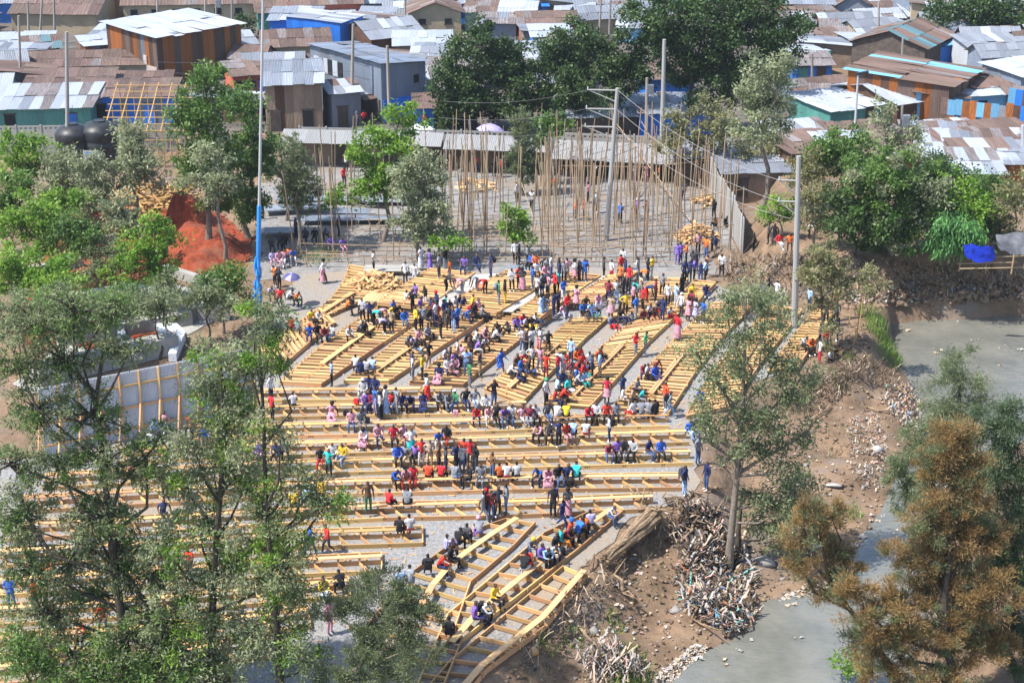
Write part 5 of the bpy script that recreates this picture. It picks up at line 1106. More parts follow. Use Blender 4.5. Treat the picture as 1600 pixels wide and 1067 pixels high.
def litter(name, label, pts, cols, smin, smax, hang=0.0, up=.05, thin=.3):
    """crumpled bags and rags: bent quads; hang>0 makes long strips drooping down the bank"""
    V, F, M = [], [], []
    for p in pts:
        s = rng.uniform(smin, smax); a = rng.uniform(0, 6.28); n = 4; o = len(V); w = s*(thin if hang else rng.uniform(.5,1)); d = np.array([math.cos(a), math.sin(a), 0]); q = np.array([-d[1], d[0], 0])
        L = s*(rng.uniform(1.2,2.6)*(.3/thin)**.6 if hang else 1.0); ph = rng.uniform(0,6)
        for i in range(n+1):
            f = i/n
            c = p+d*(f-.5)*L*(.5 if hang else 1)+np.array([0,0,up+abs(math.sin(f*4+ph))*s*.28 + (hang*(1-f)*L*.9 if hang else 0)])
            ww = w*(.6+.6*abs(math.sin(f*3+ph))); tw = rng.uniform(-.5,.5)
            V += [tuple(c-q*ww*.5+np.array([0,0,tw*ww*.5])), tuple(c+q*ww*.5-np.array([0,0,tw*ww*.5]))]
        k = rng.integers(len(cols))
        for i in range(n): F.append([o+2*i, o+2*i+1, o+2*i+3, o+2*i+2]); M.append(k)
    o = ob(name, mesh_np(name, V, np.array(F), [MATS[c] for c in cols], M)); o['kind'] = 'stuff'; o['label'] = label
C1 = ['trash_white','trash_tan','trash_tan','root_brown','root_brown','root_dark','trash_black','trash_pink','trash_grey','trash_grey','trash_tan']
C2 = C1*3+['trash_blue','trash_teal','trash_orange','trash_black','trash_black','trash_white']
litter('litter', 'scraps of plastic and cloth scattered over the bank', ground_pts(sample_bank(650, BANK)), C1, .07, .22)
litter('litter', 'heap of coloured rags and bags below the tall tree', ground_pts(sample_bank(1300, [(1050,900),(1100,830),(1160,850),(1180,900),(1185,970),(1140,1000),(1070,960)])), C2+['root_dark','root_brown','root_dark','root_brown']*3, .2, .55, .35, thin=.17)
litter('litter', 'rags hanging down the bank at the bottom', ground_pts(sample_bank(420, [(930,1067),(900,1030),(950,1010),(1005,1040),(1010,1067)])), C1, .18, .45, .6, thin=.16)
litter('litter', 'rags and plastic around the roots beside the water', ground_pts(sample_bank(1100, [(1060,800),(1105,795),(1150,850),(1130,900),(1060,870)])), C1+['trash_black','root_dark','root_dark','root_brown']*2, .2, .55, .45, thin=.15)
litter('litter', 'plastic caught on the point above the upper river', ground_pts(sample_bank(700, [(1380,605),(1430,600),(1450,650),(1440,690),(1400,660),(1385,640)])), C2, .10, .28, .4)
litter('litter', 'white and dark plastic in the middle of the beach', ground_pts(sample_bank(500, [(1320,660),(1370,640),(1390,720),(1370,770),(1330,740)])), C1, .09, .25, .3)
litter('litter', 'rubbish on the far bank at the waterline', ground_pts(sample_bank(700, [(1420,440),(1600,440),(1600,470),(1420,480),(1300,475)])), C2, .15, .5, .2)
litter('litter', 'foam and plastic along the lower water edge', ground_pts(sample_bank(420, [(1020,1067),(1080,1012),(1110,1010),(1070,1067)])+sample_bank(220, [(1200,945),(1330,890),(1340,905),(1210,960)])+sample_bank(220, [(1300,900),(1350,830),(1400,795),(1400,830),(1350,900)])), ['trash_white','trash_tan','trash_tan','trash_grey','root_brown'], .08, .28)
fl = []
for u, v in [(1090,1028),(1100,1026),(1235,945),(1250,1000),(1420,520),(1465,548),(1470,552),(1560,545),(1575,540),(1590,546),(1562,570),(1500,505),(1440,500),(1520,530),(1180,1000),(1130,1035),(1150,1015),(1240,948),(1330,985),(1395,830)]: fl += [np.array(G(u+random.uniform(-8,8), v+random.uniform(-4,4), WATER_Z)) for _ in range(2)]
litter('litter', 'bits of foam floating on the river', fl, ['trash_white','trash_tan','trash_grey'], .08, .3, 0, .02)
litter('bank_roots', 'dark roots and rags hanging down the far bank', ground_pts(sample_bank(3000, [(1118,412),(1180,402),(1300,405),(1450,420),(1600,425),(1600,468),(1440,476),(1300,474),(1190,462),(1130,440)])), ['root_dark','root_dark','root_dark','root_brown','root_brown','trash_black','trash_tan','trash_grey'], .12, .35, .45, thin=.16)
litter('bank_roots', 'dark roots along the cut edge of the near bank', ground_pts(sample_bank(900, [(1290,575),(1350,560),(1395,575),(1420,620),(1380,610),(1330,600),(1300,640),(1230,650)])+sample_bank(600, [(880,930),(985,830),(1090,790),(1100,830),(1000,880),(930,960),(840,1040),(800,1060)])), ['root_dark','root_brown','root_brown','trash_tan'], .12, .4, .35, thin=.12)
scr = sample_bank(900, [(420,600),(500,480),(640,440),(1090,440),(1150,480),(1090,660),(1080,770),(940,820),(760,1000),(640,1060),(400,1000),(420,800)])
sp = ground_pts(scr); V, F = [], []
for p in sp:
    e = Euler((random.gauss(0,.2), random.gauss(0,.2), random.random()*3.14)).to_matrix(); s3 = np.array([random.uniform(.06,.45), random.uniform(.03,.1), random.uniform(.015,.05)]); o_ = len(V)
    V += [tuple(np.array(e @ Vector(v*s3))+p+np.array([0,0,.06])) for v in BOXV]; F += [[i+o_ for i in f] for f in BOXF]
o = ob('wood_scraps', mesh_np('wood_scraps', V, F, [MATS['wood_pale']])); o['kind'] = 'stuff'; o['label'] = 'offcuts and chips of timber scattered over the gravel'
rocks('red_clods', 'clods of red soil strewn round the heaps', ground_pts(sample_bank(1500, [(245,360),(262,322),(330,318),(395,370),(385,425),(340,452),(260,430),(190,450),(150,410),(200,360)])), .03, .2, MATS['red_soil'], 3)
def heapbox(label, u, v, m, s, name='rubbish_bag', dz=.1):
    p = GH(u, v); n = 40; V = []; F = []
    me = mesh_np(name, IV*np.array(s)*.62*(1+rng.normal(0,.26,(12,1))), IF_, [m]); o = ob(name, me, None, (p.x, p.y, p.z+dz)); tag(o, label, 'rubbish')
heapbox('blue and white plastic bag by the trunk of the tall tree', 1132, 900, MATS['trash_blue'], (.55,.4,.25)); heapbox('white sheet of plastic on the beach', 1303, 762, MATS['trash_white'], (.9,.35,.12)); heapbox('crumpled white plastic in the brown bank', 1372, 705, MATS['trash_white'], (.5,.4,.35))
heapbox('pale sawn log end lying in the dirt', 834, 1026, MATS['wood_pale'], (.4,.35,.4), 'log_end', .25); heapbox('turquoise bag at the waters edge', 1340, 900, MATS['trash_teal'], (.45,.3,.25)); heapbox('dark boulder on the dirt slope', 928, 990, MATS['rock_grey'], (.5,.4,.4), 'boulder')
heapbox('grey boulder beside the rag heap', 1055, 955, MATS['rock_grey'], (.5,.4,.32), 'boulder'); heapbox('flat dark rock at the waters edge', 1195, 880, MATS['rock_grey'], (1.2,.7,.4), 'boulder')
# fallen trunk with its root plate
a, b = GH(945,885)+Vector((0,0,.35)), GH(1020,822)+Vector((0,0,.6)); t = thing('fallen_log', 'weathered fallen tree trunk with torn root plate on the bank', 'log', a)
mb = MB()
for k in range(9):
    an = k/9*6.28; st = Vector((math.cos(an)*.14, math.sin(an)*.12, math.sin(an)*.14)); n_ = 9; mb.tube([(b-a)*(i/n_)+st*(1+i/n_*1.4)+Vector((random.gauss(0,.03), random.gauss(0,.03), random.gauss(0,.04))) for i in range(n_+1)], [.09+.05*i/n_+random.uniform(-.02,.03) for i in range(n_+1)], 6)
for k in range(7):
    an = k/7*6.28; st = Vector((math.cos(an)*.2, math.sin(an)*.15, math.sin(an)*.18)); mb.tube([st, a.lerp(b,.5)-a+st*1.1, b-a+st*1.3], [.05,.07,.12], 5)
ob('log_trunk', mb.build('log_trunk', [MATS['bark_log']]), t)
mb = MB(); bb = b-a
for k in range(26):
    d = Vector((random.gauss(.5,.5), random.gauss(.2,.6), random.gauss(-.05,.5))).normalized(); L = random.uniform(.4,1.2); mb.tube([bb, bb+d*L*.5+Vector((0,0,.1)), bb+d*L+Vector((random.gauss(0,.3), random.gauss(0,.3), -.25))], [.12,.06,.02], 5)
ob('root_plate', mb.build('root_plate', [MATS['bark_log']]), t)
# roots and dead branches tangled in the bank
ROOT = [(880,930,930,870,'long root lying in front of the fallen trunk'),(1000,800,1120,800,'bare branch lying behind the root plate'),(1040,790,1130,770,'forked dead branch beside the bench row ends'),(1060,860,1100,800,'root arching out of the rag heap'),(960,905,1000,960,'thin root trailing down the bank'),(1070,910,1090,980,'dark root hanging above the water'),(1150,900,1172,985,'root hanging from the tall tree to the water'),(1340,640,1420,655,'driftwood stick on the point'),(905,985,960,1060,'branch stuck in the lower bank'),(1440,640,1400,610,'pale driftwood on the point'),(1290,1000,1220,985,'drift branch lying in the river'),(1240,690,1290,640,'dead branch among the beach stones'),(1010,800,985,770,'timber offcut leaning at the end of the bench rows'),(1085,800,1030,790,'plank fallen off the end of the bench rows')]
for u0, v0, u1, v1, lab in ROOT:
    p, q = GH(u0, v0)+Vector((0,0,.12)), GH(u1, v1)+Vector((0,0,.15)); n = 7; P = [p.lerp(q, i/n)+Vector((random.gauss(0,.15), random.gauss(0,.15), random.uniform(0,.35))) for i in range(n+1)]
    mb = MB(); mb.tube([x-p for x in P], [.1-.008*i for i in range(n+1)], 5)
    for k in range(5):
        s = random.choice(P[1:])-p; d = Vector((random.gauss(0,1), random.gauss(0,1), random.uniform(-.1,.6))); mb.tube([s, s+d*.35, s+d*.7], [.05,.035,.015], 4)
    tag(ob('dead_branch', mb.build('dead_branch', [MATS['bark_log']]), None, p), lab, 'branch', 'dead wood on the river bank')
# ------------------------------------------------------------------ people
CLOTH = dict(k=('black',(.014,.014,.017)), n=('navy',(.022,.032,.105)), b=('blue',(.03,.11,.44)), l=('light blue',(.30,.44,.68)), r=('red',(.56,.035,.028)), o=('orange',(.68,.17,.035)), p=('pink',(.50,.25,.30)), v=('purple',(.19,.11,.40)), w=('white',(.52,.52,.53)), g=('grey',(.20,.21,.235)), y=('yellow',(.70,.47,.04)), e=('green',(.05,.22,.10)), t=('teal',(.03,.38,.37)), a=('tan',(.38,.29,.20)), m=('maroon',(.20,.03,.045)), d=('dark grey',(.05,.052,.06)), u=('brown',(.15,.085,.045)), h=('lilac',(.40,.36,.58)))
for k_, (n_, c_) in CLOTH.items(): mat('cloth_'+k_, tuple(x*.55 for x in c_), tuple(min(1, x*1.2+.008) for x in c_), .9, 9.0, spec=.15, vary=.2, ramp=(.34,.6), hue=.012, detail=3)
SKINS = [mat('skin_%d' % i, c, tuple(x*1.15 for x in c), .6, 8.0, spec=.3) for i, c in enumerate([(.085,.042,.026),(.12,.062,.038),(.06,.03,.02)])]
mat('jeans', (.045,.085,.20), (.08,.13,.27), .9, 6.0, vary=.2); mat('hair', (.008,.007,.007), None, .8); mat('shoe_dark', (.02,.02,.022), None, .7); mat('shoe_white', (.6,.6,.6), None, .7); mat('eye_white', (.5,.5,.48), None, .4); mat('lip', (.14,.045,.04), None, .6)
def J(pose):
    """joints for one side-symmetric or free pose; facing -Y, z up"""
    S = dict(
    stand=dict(pel=(0,0,.93),spi=(0,.01,1.1),che=(0,0,1.31),nec=(0,0,1.46),hd=(0,-.015,1.6), shL=(-.19,0,1.4),elL=(-.25,.04,1.13),wrL=(-.24,-.06,.89), shR=(.19,0,1.4),elR=(.25,.04,1.13),wrR=(.25,-.05,.89), hiL=(-.09,0,.88),knL=(-.1,-.02,.49),anL=(-.11,.02,.09), hiR=(.09,0,.88),knR=(.1,-.02,.49),anR=(.11,.02,.09)),
    hips=dict(pel=(.02,0,.93),spi=(0,.01,1.1),che=(0,-.01,1.31),nec=(0,-.01,1.46),hd=(.03,-.03,1.6), shL=(-.19,0,1.4),elL=(-.4,.08,1.18),wrL=(-.19,-.05,1.02), shR=(.19,0,1.4),elR=(.27,.03,1.14),wrR=(.2,-.2,1.2), hiL=(-.09,0,.88),knL=(-.13,-.04,.49),anL=(-.16,.02,.09), hiR=(.1,0,.88),knR=(.1,-.01,.49),anR=(.1,.03,.09)),
    phone=dict(pel=(0,.01,.93),spi=(0,.02,1.1),che=(0,.01,1.31),nec=(0,-.02,1.45),hd=(0,-.07,1.575), shL=(-.19,0,1.39),elL=(-.24,.0,1.13),wrL=(-.08,-.25,1.2), shR=(.19,0,1.39),elR=(.24,.0,1.13),wrR=(.08,-.26,1.22), hiL=(-.09,0,.88),knL=(-.09,-.03,.49),anL=(-.1,.0,.09), hiR=(.09,0,.88),knR=(.12,.0,.49),anR=(.14,.05,.09)),
    walk=dict(pel=(0,0,.91),spi=(0,-.01,1.09),che=(0,-.04,1.3),nec=(0,-.06,1.44),hd=(0,-.09,1.58), shL=(-.19,-.06,1.38),elL=(-.25,.1,1.15),wrL=(-.25,.14,.92), shR=(.19,-.02,1.38),elR=(.25,-.1,1.14),wrR=(.22,-.3,.98), hiL=(-.09,0,.87),knL=(-.1,-.2,.51),anL=(-.1,-.26,.09), hiR=(.09,0,.87),knR=(.1,.02,.48),anR=(.1,.3,.16)),
    bend=dict(pel=(0,.18,.9),spi=(0,.05,1.02),che=(0,-.2,1.08),nec=(0,-.36,1.08),hd=(0,-.48,1.04), shL=(-.19,-.28,1.05),elL=(-.22,-.34,.77),wrL=(-.2,-.42,.52), shR=(.19,-.28,1.05),elR=(.22,-.34,.77),wrR=(.18,-.42,.5), hiL=(-.1,.14,.86),knL=(-.12,.02,.48),anL=(-.12,.06,.09), hiR=(.1,.14,.86),knR=(.13,.04,.48),anR=(.13,.1,.09)),
    sit=dict(pel=(0,0,.11),spi=(0,-.02,.3),che=(0,-.05,.5),nec=(0,-.08,.64),hd=(0,-.11,.78), shL=(-.19,-.05,.58),elL=(-.25,-.08,.32),wrL=(-.14,-.32,.22), shR=(.19,-.05,.58),elR=(.25,-.08,.32),wrR=(.14,-.32,.22), hiL=(-.1,-.02,.1),knL=(-.14,-.44,.1),anL=(-.14,-.42,-.36), hiR=(.1,-.02,.1),knR=(.14,-.44,.1),anR=(.16,-.4,-.36)),
    lean=dict(pel=(0,.03,.11),spi=(0,-.05,.28),che=(0,-.18,.45),nec=(0,-.28,.55),hd=(0,-.36,.67), shL=(-.19,-.2,.52),elL=(-.2,-.38,.26),wrL=(-.05,-.54,.26), shR=(.19,-.2,.52),elR=(.2,-.38,.26),wrR=(.05,-.54,.26), hiL=(-.1,0,.1),knL=(-.18,-.42,.1),anL=(-.16,-.44,-.36), hiR=(.1,0,.1),knR=(.18,-.42,.1),anR=(.2,-.36,-.36)),
    side=dict(pel=(0,0,.11),spi=(.02,-.01,.3),che=(.04,-.02,.5),nec=(.05,-.04,.64),hd=(.09,-.06,.78), shL=(-.15,-.04,.59),elL=(-.24,-.02,.33),wrL=(-.2,-.25,.2), shR=(.23,-.02,.57),elR=(.34,.04,.32),wrR=(.36,.0,.08), hiL=(-.1,-.02,.1),knL=(-.05,-.44,.14),anL=(.12,-.5,-.25), hiR=(.1,-.02,.1),knR=(.18,-.42,.1),anR=(.24,-.3,-.36)),
    floor=dict(pel=(0,.1,.11),spi=(0,.12,.3),che=(0,.06,.49),nec=(0,.0,.62),hd=(0,-.04,.75), shL=(-.19,.05,.57),elL=(-.27,-.1,.36),wrL=(-.15,-.3,.4), shR=(.19,.05,.57),elR=(.27,-.1,.36),wrR=(.15,-.3,.4), hiL=(-.1,.06,.1),knL=(-.16,-.28,.42),anL=(-.13,-.52,.07), hiR=(.1,.06,.1),knR=(.2,-.34,.32),anR=(.12,-.66,.06)))
    return S[pose]
BONES = [('pel','spi',1),('spi','che',1),('che','nec',1),('nec','hd',0),('hd','top',0)]
for s in 'LR': BONES += [('che','sh'+s,1),('sh'+s,'el'+s,1),('el'+s,'wr'+s,0),('wr'+s,'ha'+s,0),('pel','hi'+s,2),('hi'+s,'kn'+s,2),('kn'+s,'an'+s,2),('an'+s,'to'+s,4)]
RAD = dict(pel=(.15,.115),spi=(.135,.105),che=(.165,.12),nec=(.058,.058),hd=(.086,.1),top=(.066,.078),sh=(.066,.066),el=(.047,.047),wr=(.034,.03),ha=(.04,.024),hi=(.098,.1),kn=(.066,.066),an=(.045,.05),to=(.042,.036))
def body(pose, long_sleeve=True, shorts=False):
    Jn = {k: Vector(v) for k, v in J(pose).items()}
    hdv = (Jn['hd']-Jn['nec']).normalized(); Jn['top'] = Jn['hd']+hdv*.085
    for s in 'LR':
        Jn['ha'+s] = Jn['wr'+s]+(Jn['wr'+s]-Jn['el'+s]).normalized()*.085
        f = Vector((0,-1,-.15)) if pose != 'floor' else Vector((0,-1,.1))
        Jn['to'+s] = Jn['an'+s]+f.normalized()*.15+Vector((0,0,-.025))
    names = list(Jn); me = bpy.data.meshes.new('tmp'); me.from_pydata([Jn[k] for k in names], [(names.index(a), names.index(b)) for a, b, _ in BONES], []); me.update()
    o = bpy.data.objects.new('tmp', me); COL.objects.link(o)
    o.modifiers.new('skin', 'SKIN'); sub = o.modifiers.new('sub', 'SUBSURF'); sub.levels = 1; sub.render_levels = 1
    for i, k in enumerate(names):
        key = k if k in RAD else k[:2]; me.skin_vertices[0].data[i].radius = RAD[key]; me.skin_vertices[0].data[i].use_root = (k == 'pel')
    dg = bpy.context.evaluated_depsgraph_get(); dg.update()
    ev = bpy.data.meshes.new_from_object(o.evaluated_get(dg)); bpy.data.objects.remove(o)
    n = len(ev.vertices); V = np.empty(n*3); ev.vertices.foreach_get('co', V); V = V.reshape(-1, 3); F = [list(p.vertices) for p in ev.polygons]
    M = []
    for f in F:
        c = V[f].mean(0); best = 9; mi = 1
        for a, b, m in BONES:
            A, B = np.array(Jn[a]), np.array(Jn[b]); ab = B-A; t = np.clip((c-A)@ab/(ab@ab), 0, 1); r = (RAD.get(a, RAD.get(a[:2]))[0]*(1-t)+RAD.get(b, RAD.get(b[:2]))[0]*t); d = np.linalg.norm(c-A-ab*t)/r
            if d < best:
                best = d; mi = m
                if a[:2] == 'el' and long_sleeve and t < .9: mi = 1
                if a[:2] == 'sh' and not long_sleeve and t > .55: mi = 0
                if a[:2] == 'kn' and shorts: mi = 0
                if a == 'che' and b == 'nec' and t > .62: mi = 0
        if best < 9 and mi == 0:
            h = Vector(c)-Jn['hd']; 
            if (Vector(c)-Jn['nec']).dot(hdv) > .04:
                fw = Vector((0,-1,0)); up_ = h.dot(hdv); fr = h.dot(fw)
                if up_ > .055 or (fr < -.01 and up_ > -.06): mi = 3
        M.append(mi)
    mb = MB(); mb.V = [tuple(v) for v in V]; mb.F = F; mb.M = M
    hd = Jn['hd']; fw = (Vector((0,-1,0))-hdv*Vector((0,-1,0)).dot(hdv)).normalized(); sd = hdv.cross(fw)
    mb.add([hd+fw*.088+hdv*.02, hd+fw*.085-hdv*.025+sd*.018, hd+fw*.085-hdv*.025-sd*.018, hd+fw*.118-hdv*.022], [[0,1,3],[0,3,2],[1,2,3]], 0)
    for s in (-1, 1):
        e = hd+fw*.089+sd*s*.034+hdv*.012; mb.add([e-sd*.014, e-hdv*.007+fw*.004, e+sd*.014, e+hdv*.007+fw*.004], [[0,1,2,3]], 5); mb.add([e-sd*.005+fw*.006, e-hdv*.006+fw*.007, e+sd*.005+fw*.006, e+hdv*.006+fw*.007], [[0,1,2,3]], 3)
        q = hd+sd*s*.088-hdv*.005; mb.add([q+hdv*.03, q-hdv*.03, q-fw*.02+sd*s*.016-hdv*.012, q-fw*.022+sd*s*.018+hdv*.025], [[0,1,2,3]], 0)
    mo = hd+fw*.088-hdv*.052; mb.add([mo-sd*.024, mo-hdv*.009+fw*.004, mo+sd*.024, mo+hdv*.008+fw*.004], [[0,1,2,3]], 6)
    for s in 'LR':   # five fingers of different length
        w = Jn['ha'+s]; d = (Jn['ha'+s]-Jn['wr'+s]).normalized(); side = d.cross(Vector((0,1,.3))).normalized(); nrm = side.cross(d); sg = 1 if s == 'L' else -1
        for i, L in enumerate((.062,.075,.07,.055)):
            a = w+side*(i-1.5)*.019+d*.012; k = a+d*L*.55; e = k+(d*.8-nrm*.5*sg).normalized()*L*.5; mb.tube([a, k, e], [.0095,.009,.006], 4, 0)
        a = w-d*.04+side*.036; mb.tube([a, a+side*.022+d*.03, a+side*.024+d*.06], [.011,.01,.007], 4, 0)
    r = mb.build('person', [None]*7, True); bpy.data.meshes.remove(ev); return r
BODY = {}
for ps in ('stand','hips','phone','walk','bend','sit','lean','side','floor'):
    BODY[ps] = [body(ps, True), body(ps, False)]
def skirt_stand(hem, flare):
    V, F = [], []; n = 16
    for r_, z in ((.155,1.02),(.19,.88),(.19+flare*.5,(.88+hem)/2),(.19+flare,hem)):
        for k in range(n): a = 6.2832*k/n; q = r_*(1+(.07 if k % 2 else -.03)*(z < .8)); V.append((q*math.cos(a), q*.8*math.sin(a), z))
    for i in range(3):
        for k in range(n): F.append([i*n+k, (i+1)*n+k, (i+1)*n+(k+1)%n, i*n+(k+1)%n])
    return mesh_np('skirt', V, F, [None], smooth=True)
def skirt_sit():
    V, F = [], []; n = 12
    for cy, cz, rx, rz in ((.03,.16,.18,.15),(-.18,.13,.22,.12),(-.40,.12,.25,.12),(-.52,.0,.26,.1),(-.53,-.2,.27,.09)):
        for k in range(n): a = 6.2832*k/n; ty = -.25 if cz < .1 else 0; V.append((rx*math.cos(a)*(1.04 if k % 2 else .97), cy+(rz*math.sin(a) if cz < .1 else 0)*.8, cz+(rz*math.sin(a) if cz >= .1 else 0)))
    for i in range(4):
        for k in range(n): F.append([i*n+k, (i+1)*n+k, (i+1)*n+(k+1)%n, i*n+(k+1)%n])
    return mesh_np('skirt', V, F, [None], smooth=True)
SK_LONG, SK_KNEE, SK_SIT = skirt_stand(.18,.05), skirt_stand(.52,.06), skirt_sit()
def blob(name, sx, sy, sz, low=-1.0, nseg=12):
    V, F = [], []; rings = 6
    for i in range(rings+1):
        ph = -math.pi/2*(-low)+(math.pi/2+math.pi/2*(-low))*i/rings
        for k in range(nseg): a = 6.2832*k/nseg; V.append((sx*math.cos(ph)*math.cos(a), sy*math.cos(ph)*math.sin(a), sz*math.sin(ph)))
    for i in range(rings):
        for k in range(nseg): F.append([i*nseg+k, i*nseg+(k+1)%nseg, (i+1)*nseg+(k+1)%nseg, (i+1)*nseg+k])
    return mesh_np(name, V, F, [None], smooth=True)
HAT, WRAP, AFRO = blob('cap', .112, .125, .1, -.05), blob('head_wrap', .118, .128, .135, -.45), blob('hair_bun', .13, .135, .14, -.3)
def pack():
    mb = MB(); mb.box((0,0,0), (.3,.15,.42)); mb.box((0,.09,-.06), (.24,.07,.24)); 
    for s in (-1,1): mb.tube([(s*.1,-.08,.2),(s*.11,-.24,.16),(s*.11,-.27,0),(s*.1,-.08,-.18)], [.02]*4, 4)
    return mb.build('backpack', [None])
PACK = pack()
